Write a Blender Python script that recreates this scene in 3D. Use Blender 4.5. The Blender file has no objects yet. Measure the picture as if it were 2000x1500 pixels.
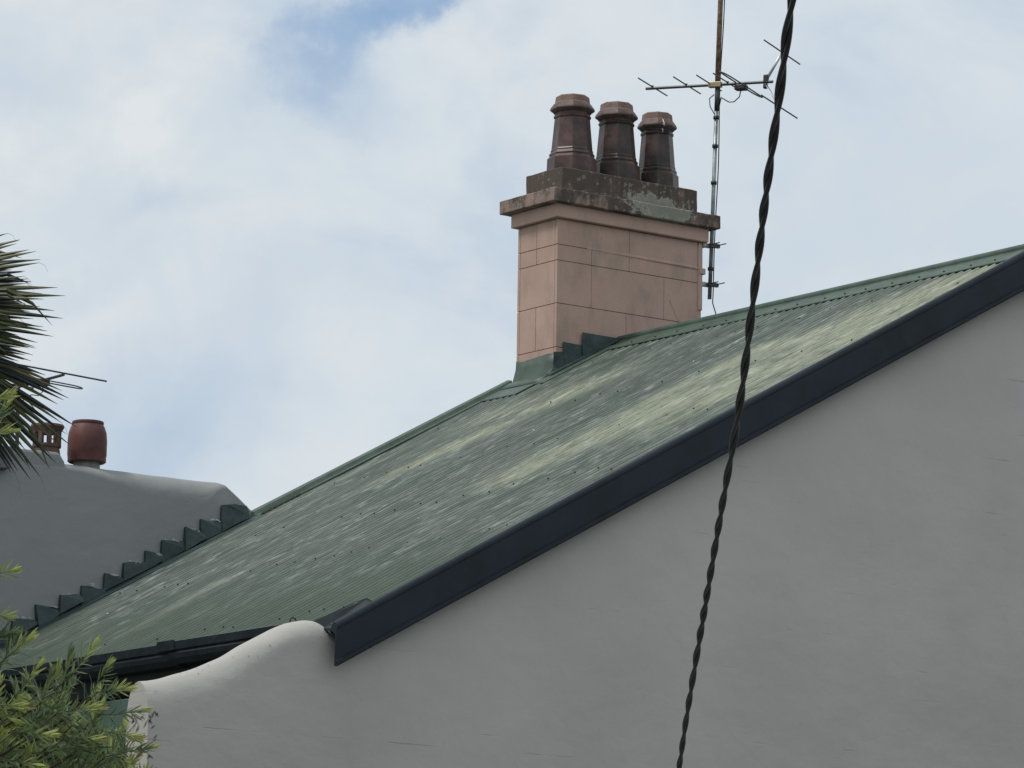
import bpy, math, random
from mathutils import Vector, Matrix, Quaternion, noise
import numpy as np
random.seed(7)
S = bpy.context.scene
COL = S.collection

# ------------------------------------------------------------ camera
R = Matrix(((0.80404, -0.11536, -0.58328), (-0.59439, -0.13124, -0.79340), (0.01498, 0.98462, -0.17409)))
RIGHT, UP, FWD = R.col[0].copy(), R.col[1].copy(), -R.col[2].copy()
CAM = Vector((0, 0, 1.6))
F = 8342.54 / 2000.0
cd = bpy.data.cameras.new('camera'); cam = bpy.data.objects.new('camera', cd); COL.objects.link(cam)
cd.sensor_width = 36; cd.lens = F * 36; cd.clip_start = 0.5; cd.clip_end = 3000
cam.matrix_world = Matrix.Translation(CAM) @ R.normalized().to_4x4()
S.camera = cam

def at(u, v, d):
    """survey helper: the place seen at photo position (u, v), d metres away"""
    return CAM + d * (FWD + RIGHT * ((u - 1000) / 8342.54) - UP * ((v - 750) / 8342.54))

# ------------------------------------------------------------ sun + sky
SUN_EL, SUN_AZ = math.radians(60), math.radians(164)       # direction towards the sun, azimuth from +X
sdir = Vector((math.cos(SUN_EL) * math.cos(SUN_AZ), math.cos(SUN_EL) * math.sin(SUN_AZ), math.sin(SUN_EL)))
sl = bpy.data.lights.new('sun', 'SUN'); sl.energy = 1.95; sl.angle = math.radians(10); sl.color = (1.0, 0.96, 0.9)
so = bpy.data.objects.new('sun', sl); COL.objects.link(so)
so.rotation_euler = sdir.to_track_quat('Z', 'Y').to_euler(); so.location = (0, 0, 30)

S.view_settings.view_transform = 'Standard'; S.view_settings.look = 'None'
S.view_settings.exposure = 0; S.view_settings.gamma = 1; S.view_settings.use_curve_mapping = False
S.cycles.max_bounces = 6

def N(nt, t, ins=None, **kw):
    n = nt.nodes.new(t)
    for k, v in kw.items(): setattr(n, k, v)
    for k, v in (ins or {}).items():
        s = n.inputs[k]
        if isinstance(v, bpy.types.NodeSocket): nt.links.new(v, s)
        else: s.default_value = v
    return n
def math_(nt, op, a, b=0.0, c=None, clamp=False):
    n = nt.nodes.new('ShaderNodeMath'); n.operation = op; n.use_clamp = clamp
    for i, x in enumerate((a, b, c)):
        if x is None: continue
        if isinstance(x, bpy.types.NodeSocket): nt.links.new(x, n.inputs[i])
        else: n.inputs[i].default_value = x
    return n.outputs[0]
def sstep(nt, x, lo, hi):
    n = N(nt, 'ShaderNodeMapRange', {'From Min': lo, 'From Max': hi}, interpolation_type='SMOOTHSTEP')
    nt.links.new(x, n.inputs['Value']); return n.outputs['Result']
def mixc(nt, f, a, b, blend='MIX'):
    n = nt.nodes.new('ShaderNodeMix'); n.data_type = 'RGBA'; n.blend_type = blend
    for s, x in ((n.inputs[0], f), (n.inputs[6], a), (n.inputs[7], b)):
        if isinstance(x, bpy.types.NodeSocket): nt.links.new(x, s)
        elif isinstance(x, (tuple, list)): s.default_value = (*x, 1) if len(x) == 3 else x
        else: s.default_value = x
    return n.outputs[2]

w = bpy.data.worlds.new('World'); S.world = w; w.use_nodes = True
nt = w.node_tree; nt.nodes.clear()
tc = N(nt, 'ShaderNodeTexCoord'); D = tc.outputs['Generated']
sky = N(nt, 'ShaderNodeTexSky', sky_type='NISHITA', sun_disc=False, sun_elevation=SUN_EL, sun_rotation=math.radians(90) - SUN_AZ)
def dotc(v):
    n = N(nt, 'ShaderNodeVectorMath', {0: D, 1: tuple(v)}, operation='DOT_PRODUCT'); return n.outputs['Value']
cu, cv, cw = dotc(RIGHT), dotc(UP), dotc(FWD)
def nz(scale, detail, rough, dist=0.0, off=(0, 0, 0), sc=(1, 1, 1)):
    m = N(nt, 'ShaderNodeMapping', {'Vector': D, 'Location': off, 'Scale': sc})
    n = N(nt, 'ShaderNodeTexNoise', {'Vector': m.outputs[0], 'Scale': scale, 'Detail': detail, 'Roughness': rough, 'Distortion': dist})
    return n.outputs['Fac']
wx = math_(nt, 'MULTIPLY', math_(nt, 'SUBTRACT', nz(24, 7, 0.6, 0.0, (7.3, 1.1, 3.7)), 0.5), 0.05)
wy = math_(nt, 'MULTIPLY', math_(nt, 'SUBTRACT', nz(24, 7, 0.6, 0.0, (1.3, 8.1, 5.7)), 0.5), 0.05)
def patch(u, v, ru, rv, ang):
    """soft cloud gap round one direction of the sky; u, v in photo pixels"""
    a = math.radians(ang); x0, y0 = (u - 1000) / 8342.54, -(v - 750) / 8342.54
    x = math_(nt, 'ADD', math_(nt, 'SUBTRACT', cu, x0), wx); y = math_(nt, 'ADD', math_(nt, 'SUBTRACT', cv, y0), wy)
    p = math_(nt, 'ADD', math_(nt, 'MULTIPLY', x, math.cos(a)), math_(nt, 'MULTIPLY', y, math.sin(a)))
    q = math_(nt, 'SUBTRACT', math_(nt, 'MULTIPLY', y, math.cos(a)), math_(nt, 'MULTIPLY', x, math.sin(a)))
    p = math_(nt, 'DIVIDE', p, ru / 8342.54); q = math_(nt, 'DIVIDE', q, rv / 8342.54)
    z = math_(nt, 'DIVIDE', math_(nt, 'SUBTRACT', cw, 1.0), 0.05)
    r2 = math_(nt, 'ADD', math_(nt, 'ADD', math_(nt, 'MULTIPLY', p, p), math_(nt, 'MULTIPLY', q, q)), math_(nt, 'MULTIPLY', z, z))
    return math_(nt, 'POWER', 2.71828, math_(nt, 'MULTIPLY', r2, -1.0))
n1 = nz(13, 7, 0.55, 0.3, (0.3, 0.1, 0.7), (1, 1, 1.5))
n2 = nz(34, 6, 0.6, 0.5, (1.3, 2.1, 0.2), (1, 1, 1.4))
n3 = nz(5, 4, 0.5, 0.0, (2.3, 0.1, 1.2))
wob = math_(nt, 'MULTIPLY', math_(nt, 'SUBTRACT', n1, 0.5), 1.3)
wob2 = math_(nt, 'MULTIPLY', math_(nt, 'SUBTRACT', n2, 0.5), 1.0)
gap = None
for args, k in (((755, 28, 135, 38, 27), 1.5), ((585, 135, 110, 48, 25), 0.7), ((690, 170, 80, 40, -10), 0.3), ((330, 800, 220, 120, 20), 0.5), ((170, 560, 200, 40, 10), 0.18),
                ((300, 430, 110, 40, 10), 0.34), ((60, 180, 200, 60, 10), 0.25), ((1700, 420, 500, 260, 0), 0.16), ((760, 520, 160, 90, -20), 0.15), ((500, 560, 130, 80, 30), 0.22), ((180, 900, 250, 120, 0), 0.25), ((30, 60, 120, 90, 0), 0.2)):
    g = math_(nt, 'MULTIPLY', patch(*args), k)
    gap = g if gap is None else math_(nt, 'ADD', gap, g)
soft = math_(nt, 'ADD', 0.95, math_(nt, 'ADD', math_(nt, 'MULTIPLY', wob, 1.8), math_(nt, 'MULTIPLY', wob2, 1.9)))
g1 = math_(nt, 'MULTIPLY', gap, soft)
g2 = math_(nt, 'MULTIPLY', sstep(nt, n1, 0.50, 0.72), 0.34)
graw = math_(nt, 'MAXIMUM', math_(nt, 'ADD', g1, g2), 0.0)
cover = math_(nt, 'ADD', math_(nt, 'MULTIPLY', math_(nt, 'SUBTRACT', 1.0, math_(nt, 'POWER', 2.71828, math_(nt, 'MULTIPLY', graw, -1.15))), 0.92), 0.03, clamp=True)
lumps = math_(nt, 'ADD', math_(nt, 'MULTIPLY', n1, 0.5), math_(nt, 'MULTIPLY', n2, 0.5))
cl = mixc(nt, sstep(nt, lumps, 0.36, 0.60), (6.45, 7.15, 7.7), (7.65, 8.0, 8.1))
cl = mixc(nt, math_(nt, 'MULTIPLY', sstep(nt, n3, 0.4, 0.62), 0.45), cl, (6.1, 7.0, 7.75))
blue = mixc(nt, 0.15, (2.5, 4.1, 6.5), sky.outputs[0])
allsky = mixc(nt, cover, cl, blue)
bg = N(nt, 'ShaderNodeBackground', {'Color': allsky, 'Strength': 0.1})
wo = N(nt, 'ShaderNodeOutputWorld', {'Surface': bg.outputs[0]})

# ------------------------------------------------------------ materials
MATS = {}
def mat(name, base, rough=0.7, metal=0.0, spec=0.5, var=0.12, scale=8, bump=0.0, bscale=40, grime=None, gk=0.4, coat=0, both=False):
    if name in MATS: return MATS[name]
    m = bpy.data.materials.new(name); m.use_nodes = True; nt = m.node_tree; b = nt.nodes['Principled BSDF']
    t = N(nt, 'ShaderNodeTexCoord')
    n = N(nt, 'ShaderNodeTexNoise', {'Vector': t.outputs['Object'], 'Scale': scale, 'Detail': 6, 'Roughness': 0.6})
    dark = tuple(c * (1 - var * 1.6) for c in base); lite = tuple(min(1, c * (1 + var)) for c in base)
    c = mixc(nt, sstep(nt, n.outputs['Fac'], 0.3, 0.7), dark, lite)
    if grime:
        n2 = N(nt, 'ShaderNodeTexNoise', {'Vector': t.outputs['Object'], 'Scale': scale * 2.7, 'Detail': 8, 'Roughness': 0.7})
        c = mixc(nt, math_(nt, 'MULTIPLY', sstep(nt, n2.outputs['Fac'], 0.48, 0.68), gk), c, grime)
    nt.links.new(c, b.inputs['Base Color'])
    b.inputs['Roughness'].default_value = rough; b.inputs['Metallic'].default_value = metal
    b.inputs['Specular IOR Level'].default_value = spec; b.inputs['Coat Weight'].default_value = coat
    if bump:
        nb = N(nt, 'ShaderNodeTexNoise', {'Vector': t.outputs['Object'], 'Scale': bscale, 'Detail': 5, 'Roughness': 0.6})
        bp = N(nt, 'ShaderNodeBump', {'Height': nb.outputs['Fac'], 'Strength': bump, 'Distance': 0.01})
        nt.links.new(bp.outputs[0], b.inputs['Normal'])
    MATS[name] = m; return m

M_green = mat('green_painted_flashing', (0.055, 0.092, 0.068), 0.5, var=0.2, scale=5, grime=(0.11, 0.13, 0.11), gk=0.3, bump=0.15, bscale=14)
M_flash = mat('blue_green_flashing', (0.022, 0.048, 0.047), 0.5, var=0.25, scale=9, grime=(0.10, 0.12, 0.11), gk=0.25, bump=0.3, bscale=22)
M_navy = mat('navy_barge_paint', (0.013, 0.021, 0.030), 0.5, spec=0.22, var=0.15, scale=3, grime=(0.02, 0.034, 0.036), gk=0.4, bump=0.04, bscale=6)
M_black = mat('dark_gutter_paint', (0.014, 0.022, 0.026), 0.35, spec=0.35, var=0.2, scale=6, grime=(0.06, 0.07, 0.075), gk=0.3)
M_mortar = mat('mortar_smear', (0.42, 0.42, 0.38), 0.9, var=0.2, scale=30, bump=0.5)
M_screw = mat('screw_head', (0.045, 0.055, 0.048), 0.7, spec=0.2)
M_flare = mat('weathered_rim', (0.105, 0.066, 0.058), 0.6, var=0.35, scale=14, grime=(0.05, 0.035, 0.032), gk=0.7, bump=0.3)
M_glaze = mat('brown_salt_glaze', (0.085, 0.042, 0.038), 0.42, var=0.45, scale=7, grime=(0.022, 0.020, 0.022), gk=0.7)
M_glaze2 = mat('dark_brown_salt_glaze', (0.062, 0.034, 0.026), 0.44, var=0.5, scale=6, grime=(0.012, 0.013, 0.016), gk=0.9)
M_rim = mat('bare_terracotta_rim', (0.205, 0.13, 0.108), 0.7, var=0.2, scale=16, grime=(0.10, 0.06, 0.05), gk=0.6, bump=0.3)
M_terra = mat('red_terracotta', (0.115, 0.038, 0.032), 0.6, var=0.25, scale=7, grime=(0.05, 0.02, 0.018), gk=0.5, bump=0.2)
M_terra2 = mat('brown_terracotta', (0.115, 0.065, 0.052), 0.7, var=0.25, scale=9, grime=(0.05, 0.035, 0.03), gk=0.6)
M_conc = mat('grey_mortar', (0.25, 0.24, 0.22), 0.9, var=0.2, scale=20, bump=0.5)
M_galv = mat('galvanised_steel', (0.30, 0.33, 0.33), 0.42, metal=0.6, var=0.3, scale=12, grime=(0.13, 0.12, 0.10), gk=0.5)
M_rust = mat('rusty_mast_steel', (0.27, 0.18, 0.12), 0.6, metal=0.3, var=0.4, scale=25, grime=(0.10, 0.045, 0.02), gk=0.8)
M_boom = mat('dark_aluminium', (0.06, 0.068, 0.072), 0.45, metal=0.3, var=0.3, scale=15)
M_alu = mat('bright_aluminium', (0.62, 0.63, 0.62), 0.4, metal=0.5, var=0.15, scale=15)
M_brass = mat('yellow_zinc_clamp', (0.38, 0.32, 0.2), 0.45, metal=0.5)
M_plast = mat('black_plastic', (0.02, 0.022, 0.024), 0.5)
M_coax = mat('black_cable_sheath', (0.03, 0.035, 0.035), 0.5)
M_cable = mat('weathered_black_cable', (0.012, 0.015, 0.017), 0.45, spec=0.35, var=0.35, scale=30, grime=(0.03, 0.036, 0.034), gk=0.4)
M_bark = mat('brown_bark', (0.12, 0.09, 0.065), 0.9, var=0.4, scale=20, bump=0.6)
M_ground = mat('asphalt', (0.09, 0.09, 0.085), 0.9, var=0.2, scale=2)
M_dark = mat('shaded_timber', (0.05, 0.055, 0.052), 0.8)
M_beam = mat('green_painted_beam', (0.075, 0.13, 0.105), 0.6, var=0.12, scale=6)
M_soffit = mat('grey_painted_wall', (0.2, 0.2, 0.2), 0.8)

def roof_mat():
    m = bpy.data.materials.new('weathered_green_corrugated_iron'); m.use_nodes = True; nt = m.node_tree; b = nt.nodes['Principled BSDF']
    uv = N(nt, 'ShaderNodeUVMap', uv_map='UVMap').outputs[0]
    def nn(sx, sy, det, rough, off=0.0, dist=0.0):
        mp = N(nt, 'ShaderNodeMapping', {'Vector': uv, 'Scale': (sx, sy, 1), 'Location': (off, off * 1.7, off)})
        return N(nt, 'ShaderNodeTexNoise', {'Vector': mp.outputs[0], 'Scale': 1, 'Detail': det, 'Roughness': rough, 'Distortion': dist}).outputs['Fac']
    at_ = N(nt, 'ShaderNodeAttribute', attribute_name='lichen', attribute_type='GEOMETRY').outputs['Fac']
    big = nn(0.55, 0.9, 4, 0.55, 1.0)
    mid = nn(1.6, 7.0, 5, 0.65, 5.0)
    fine = nn(3.2, 24, 5, 0.7, 9.0)
    dash = nn(5.5, 34, 4, 0.6, 14.0)
    blot = nn(7, 9, 6, 0.7, 21.0)
    base = mixc(nt, sstep(nt, big, 0.35, 0.65), (0.032, 0.056, 0.037), (0.055, 0.073, 0.058))
    base = mixc(nt, math_(nt, 'MULTIPLY', sstep(nt, mid, 0.42, 0.66), 0.65), base, (0.112, 0.126, 0.102))
    base = mixc(nt, math_(nt, 'MULTIPLY', sstep(nt, fine, 0.40, 0.62), 0.6), base, (0.052, 0.072, 0.062))
    chalk = math_(nt, 'MULTIPLY', sstep(nt, dash, 0.48, 0.72), math_(nt, 'MULTIPLY', sstep(nt, nn(1.3, 3.0, 3, 0.6, 31.0), 0.34, 0.62), 0.8))
    base = mixc(nt, chalk, base, (0.34, 0.375, 0.35))
    base = mixc(nt, math_(nt, 'MULTIPLY', sstep(nt, blot, 0.50, 0.72), 0.30), base, (0.17, 0.18, 0.14))
    sv = N(nt, 'ShaderNodeSeparateXYZ', {'Vector': uv})
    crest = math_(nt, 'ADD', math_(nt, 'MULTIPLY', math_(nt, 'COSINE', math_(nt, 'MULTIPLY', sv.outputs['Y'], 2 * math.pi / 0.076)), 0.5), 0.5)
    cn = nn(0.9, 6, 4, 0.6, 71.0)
    base = mixc(nt, math_(nt, 'MULTIPLY', math_(nt, 'MULTIPLY', math_(nt, 'POWER', crest, 3.0), math_(nt, 'MULTIPLY', sstep(nt, cn, 0.34, 0.62), sstep(nt, nn(2.5, 18, 5, 0.7, 81.0), 0.36, 0.62))), 0.6), base, (0.24, 0.268, 0.245))  # worn crests, also painting the corrugation highlights into the colour
    base = mixc(nt, math_(nt, 'MULTIPLY', math_(nt, 'POWER', math_(nt, 'SUBTRACT', 1.0, crest), 3.0), 0.45), base, (0.042, 0.055, 0.045))  # valley dirt, with the shade of the troughs painted in too
    pf = math_(nt, 'MULTIPLY', math_(nt, 'MULTIPLY', at_, 1.15), math_(nt, 'ADD', 0.28, math_(nt, 'MULTIPLY', sstep(nt, nn(3.4, 16, 6, 0.8, 41.0), 0.36, 0.62), 0.9)), clamp=True)
    base = mixc(nt, math_(nt, 'MULTIPLY', pf, 0.66), base, (0.325, 0.345, 0.235))
    pale = math_(nt, 'MULTIPLY', pf, math_(nt, 'MULTIPLY', sstep(nt, nn(4, 30, 4, 0.6, 51.0), 0.5, 0.68), 0.6))
    base = mixc(nt, pale, base, (0.50, 0.50, 0.42))
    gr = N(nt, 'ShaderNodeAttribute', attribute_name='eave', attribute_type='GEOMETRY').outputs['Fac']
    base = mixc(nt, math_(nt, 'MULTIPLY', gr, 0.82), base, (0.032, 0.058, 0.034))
    nt.links.new(base, b.inputs['Base Color'])
    b.inputs['Roughness'].default_value = 0.46; b.inputs['Specular IOR Level'].default_value = 0.38
    bp = N(nt, 'ShaderNodeBump', {'Height': nn(6, 40, 4, 0.6, 61.0), 'Strength': 0.25, 'Distance': 0.004})
    nt.links.new(bp.outputs[0], b.inputs['Normal'])
    return m
M_roof = roof_mat()

def wall_mat(name, base, joints=True, stain=(0.3, 0.3, 0.29)):
    m = bpy.data.materials.new(name); m.use_nodes = True; nt = m.node_tree; b = nt.nodes['Principled BSDF']
    p = N(nt, 'ShaderNodeTexCoord').outputs['Object']
    def nn(sc, det, rough, off=0.0, dist=0.0):
        mp = N(nt, 'ShaderNodeMapping', {'Vector': p, 'Scale': sc, 'Location': (off, off, off)})
        return N(nt, 'ShaderNodeTexNoise', {'Vector': mp.outputs[0], 'Scale': 1, 'Detail': det, 'Roughness': rough, 'Distortion': dist}).outputs['Fac']
    c = mixc(nt, sstep(nt, nn((0.8, 0.8, 1.1), 5, 0.55), 0.3, 0.7), tuple(x * 0.93 for x in base), tuple(x * 1.05 for x in base))
    c = mixc(nt, math_(nt, 'MULTIPLY', sstep(nt, nn((9, 9, 3), 6, 0.65, 3), 0.55, 0.75), 0.12), c, stain)
    c = mixc(nt, math_(nt, 'MULTIPLY', sstep(nt, nn((40, 40, 40), 2, 0.5, 8), 0.74, 0.80), 0.5), c, (0.1, 0.09, 0.08))
    c = mixc(nt, math_(nt, 'MULTIPLY', sstep(nt, nn((120, 120, 120), 3, 0.7, 12), 0.4, 0.65), 0.07), c, stain)
    # slow roller/trowel relief, then brick courses ghosting through the paint in broken dashes
    h = math_(nt, 'MULTIPLY', nn((5, 5, 7), 4, 0.5, 5), 0.010)
    h = math_(nt, 'ADD', h, math_(nt, 'MULTIPLY', nn((60, 60, 60), 4, 0.6, 6), 0.0009))
    if joints:
        sep = N(nt, 'ShaderNodeSeparateXYZ', {'Vector': p})
        zz = math_(nt, 'ADD', sep.outputs['Z'], math_(nt, 'MULTIPLY', math_(nt, 'SUBTRACT', nn((2.0, 2.0, 2.0), 3, 0.5, 15), 0.5), 0.016))
        fr = math_(nt, 'FRACT', math_(nt, 'DIVIDE', zz, 0.086))
        dd = math_(nt, 'ABSOLUTE', math_(nt, 'SUBTRACT', fr, 0.5))
        line = sstep(nt, dd, 0.05, 0.0)
        line = sstep(nt, math_(nt, 'SUBTRACT', 0.06, dd), 0.0, 0.05)
        row = N(nt, 'ShaderNodeCombineXYZ', {'X': math_(nt, 'MULTIPLY', sep.outputs['X'], 1.6), 'Y': math_(nt, 'MULTIPLY', math_(nt, 'FLOOR', math_(nt, 'DIVIDE', zz, 0.086)), 7.31)})
        msk = sstep(nt, N(nt, 'ShaderNodeTexNoise', {'Vector': row.outputs[0], 'Scale': 1, 'Detail': 3, 'Roughness': 0.65}).outputs['Fac'], 0.58, 0.71)
        lm = math_(nt, 'MULTIPLY', line, msk)
        h = math_(nt, 'SUBTRACT', h, math_(nt, 'MULTIPLY', lm, 0.0028))
        c = mixc(nt, math_(nt, 'MULTIPLY', lm, 0.06), c, (0.12, 0.115, 0.11))
    nt.links.new(c, b.inputs['Base Color']); b.inputs['Roughness'].default_value = 0.75; b.inputs['Specular IOR Level'].default_value = 0.25
    bp = N(nt, 'ShaderNodeBump', {'Height': h, 'Strength': 1.0, 'Distance': 1.0}); nt.links.new(bp.outputs[0], b.inputs['Normal'])
    return m
M_wall = wall_mat('pale_grey_painted_brick', (0.45, 0.435, 0.405))
M_nwall = wall_mat('cool_grey_render', (0.275, 0.285, 0.285), joints=False)

def render_mat():
    m = bpy.data.materials.new('pink_cement_render'); m.use_nodes = True; nt = m.node_tree; b = nt.nodes['Principled BSDF']
    p = N(nt, 'ShaderNodeNewGeometry').outputs['Position']
    def nn(sc, det, rough, off=0.0):
        mp = N(nt, 'ShaderNodeMapping', {'Vector': p, 'Scale': sc, 'Location': (off, off, off)})
        return N(nt, 'ShaderNodeTexNoise', {'Vector': mp.outputs[0], 'Scale': 1, 'Detail': det, 'Roughness': rough}).outputs['Fac']
    oi = N(nt, 'ShaderNodeObjectInfo').outputs['Random']
    c = mixc(nt, sstep(nt, nn((3, 3, 3), 5, 0.6), 0.3, 0.7), (0.455, 0.31, 0.255), (0.515, 0.358, 0.298))
    c = mixc(nt, math_(nt, 'MULTIPLY', oi, 0.20), c, (0.40, 0.29, 0.25))
    c = mixc(nt, math_(nt, 'MULTIPLY', sstep(nt, nn((7, 7, 3), 6, 0.65, 4), 0.46, 0.70), 0.42), c, (0.27, 0.225, 0.175))
    c = mixc(nt, math_(nt, 'MULTIPLY', sstep(nt, nn((60, 60, 60), 4, 0.7, 7), 0.45, 0.7), 0.12), c, (0.3, 0.2, 0.16))
    nt.links.new(c, b.inputs['Base Color']); b.inputs['Roughness'].default_value = 0.85; b.inputs['Specular IOR Level'].default_value = 0.2
    bp = N(nt, 'ShaderNodeBump', {'Height': nn((50, 50, 50), 5, 0.6, 5), 'Strength': 0.25, 'Distance': 0.006}); nt.links.new(bp.outputs[0], b.inputs['Normal'])
    return m
M_pink = render_mat()

def cap_mat():
    m = bpy.data.materials.new('lichened_cement_cap'); m.use_nodes = True; nt = m.node_tree; b = nt.nodes['Principled BSDF']
    g = N(nt, 'ShaderNodeNewGeometry'); p = g.outputs['Position']
    def nn(sc, det, rough, off=0.0, dist=0.0):
        mp = N(nt, 'ShaderNodeMapping', {'Vector': p, 'Scale': sc, 'Location': (off, off, off)})
        return N(nt, 'ShaderNodeTexNoise', {'Vector': mp.outputs[0], 'Scale': 1, 'Detail': det, 'Roughness': rough, 'Distortion': dist}).outputs['Fac']
    sep = N(nt, 'ShaderNodeSeparateXYZ', {'Vector': p}); x, y, z = sep.outputs[0], sep.outputs[1], sep.outputs[2]
    c = mixc(nt, sstep(nt, nn((5, 5, 5), 5, 0.6), 0.35, 0.65), (0.34, 0.24, 0.20), (0.26, 0.20, 0.17))
    # grime: soot and algae on the exposed upper courses, thinner on the chimney's left end and bottom edge
    gk = math_(nt, 'ADD', nn((7, 7, 4), 7, 0.68, 3), math_(nt, 'MULTIPLY', math_(nt, 'SUBTRACT', z, 8.17), 0.55))
    gk = math_(nt, 'ADD', gk, math_(nt, 'MULTIPLY', sstep(nt, x, 17.6, 17.72), 0.05))
    c = mixc(nt, math_(nt, 'MULTIPLY', sstep(nt, gk, 0.40, 0.58), 0.88), c, (0.082, 0.069, 0.057))
    streak = nn((22, 22, 2.5), 4, 0.6, 9)
    c = mixc(nt, math_(nt, 'MULTIPLY', sstep(nt, streak, 0.5, 0.7), 0.4), c, (0.05, 0.042, 0.035))
    # lichen rosettes
    vo = N(nt, 'ShaderNodeTexVoronoi', {'Scale': 24.0, 'Randomness': 1.0}, feature='F1')
    wv = N(nt, 'ShaderNodeVectorMath', {0: p, 1: N(nt, 'ShaderNodeVectorMath', {0: N(nt, 'ShaderNodeTexNoise', {'Vector': p, 'Scale': 30.0, 'Detail': 3}).outputs['Color'], 'Scale': 0.05}, operation='SCALE').outputs[0]}, operation='ADD')
    nt.links.new(wv.outputs[0], vo.inputs['Vector'])
    dist = vo.outputs['Distance']; rnd = N(nt, 'ShaderNodeSeparateXYZ', {'Vector': vo.outputs['Color']}).outputs[0]
    spot = math_(nt, 'MULTIPLY', sstep(nt, math_(nt, 'SUBTRACT', math_(nt, 'MULTIPLY', rnd, 0.46), dist), 0.0, 0.05), sstep(nt, nn((5, 5, 5), 3, 0.6, 14), 0.30, 0.44))
    c = mixc(nt, math_(nt, 'MULTIPLY', spot, 0.6), c, (0.27, 0.26, 0.22))
    # the big pale green lichen colony low on the right
    dx = math_(nt, 'DIVIDE', math_(nt, 'SUBTRACT', x, 18.56), 0.30); dz = math_(nt, 'DIVIDE', math_(nt, 'SUBTRACT', z, 8.185), 0.12)
    r = math_(nt, 'SQRT', math_(nt, 'ADD', math_(nt, 'MULTIPLY', dx, dx), math_(nt, 'MULTIPLY', dz, dz)))
    colf = math_(nt, 'ADD', math_(nt, 'SUBTRACT', 1.0, r), math_(nt, 'MULTIPLY', math_(nt, 'SUBTRACT', nn((16, 16, 16), 6, 0.75, 20), 0.5), 3.2))
    c = mixc(nt, math_(nt, 'MULTIPLY', sstep(nt, colf, 0.10, 0.25), 0.85), c, (0.275, 0.275, 0.228))
    c = mixc(nt, math_(nt, 'MULTIPLY', math_(nt, 'MULTIPLY', sstep(nt, colf, 0.06, 0.16), sstep(nt, math_(nt, 'SUBTRACT', 0.34, colf), 0.0, 0.1)), 0.6), c, (0.42, 0.43, 0.36))
    nt.links.new(c, b.inputs['Base Color']); b.inputs['Roughness'].default_value = 0.9; b.inputs['Specular IOR Level'].default_value = 0.2
    bp = N(nt, 'ShaderNodeBump', {'Height': nn((45, 45, 45), 6, 0.7, 5), 'Strength': 0.6, 'Distance': 0.012}); nt.links.new(bp.outputs[0], b.inputs['Normal'])
    return m
M_cap = cap_mat()

def leaf_mat(name, rough=0.5, trans=0.25):
    m = bpy.data.materials.new(name); m.use_nodes = True; nt = m.node_tree; b = nt.nodes['Principled BSDF']
    a = N(nt, 'ShaderNodeAttribute', attribute_name='tint', attribute_type='GEOMETRY')
    n = N(nt, 'ShaderNodeTexNoise', {'Vector': N(nt, 'ShaderNodeTexCoord').outputs['Object'], 'Scale': 60.0, 'Detail': 3})
    c = mixc(nt, math_(nt, 'MULTIPLY', n.outputs['Fac'], 0.5), a.outputs['Color'], (0.03, 0.045, 0.02), 'MULTIPLY')
    c = mixc(nt, math_(nt, 'MULTIPLY', n.outputs['Fac'], 0.12), a.outputs['Color'], c)
    nt.links.new(c, b.inputs['Base Color']); b.inputs['Roughness'].default_value = rough
    tr = N(nt, 'ShaderNodeBsdfTranslucent', {'Color': c})
    mx = N(nt, 'ShaderNodeMixShader', {0: trans, 1: b.outputs[0], 2: tr.outputs[0]})
    nt.links.new(mx.outputs[0], nt.nodes['Material Output'].inputs['Surface'])
    return m
M_leaf = leaf_mat('narrow_leaf', 0.42, 0.28)
M_palm = leaf_mat('palm_leaf', 0.45, 0.26)

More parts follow.
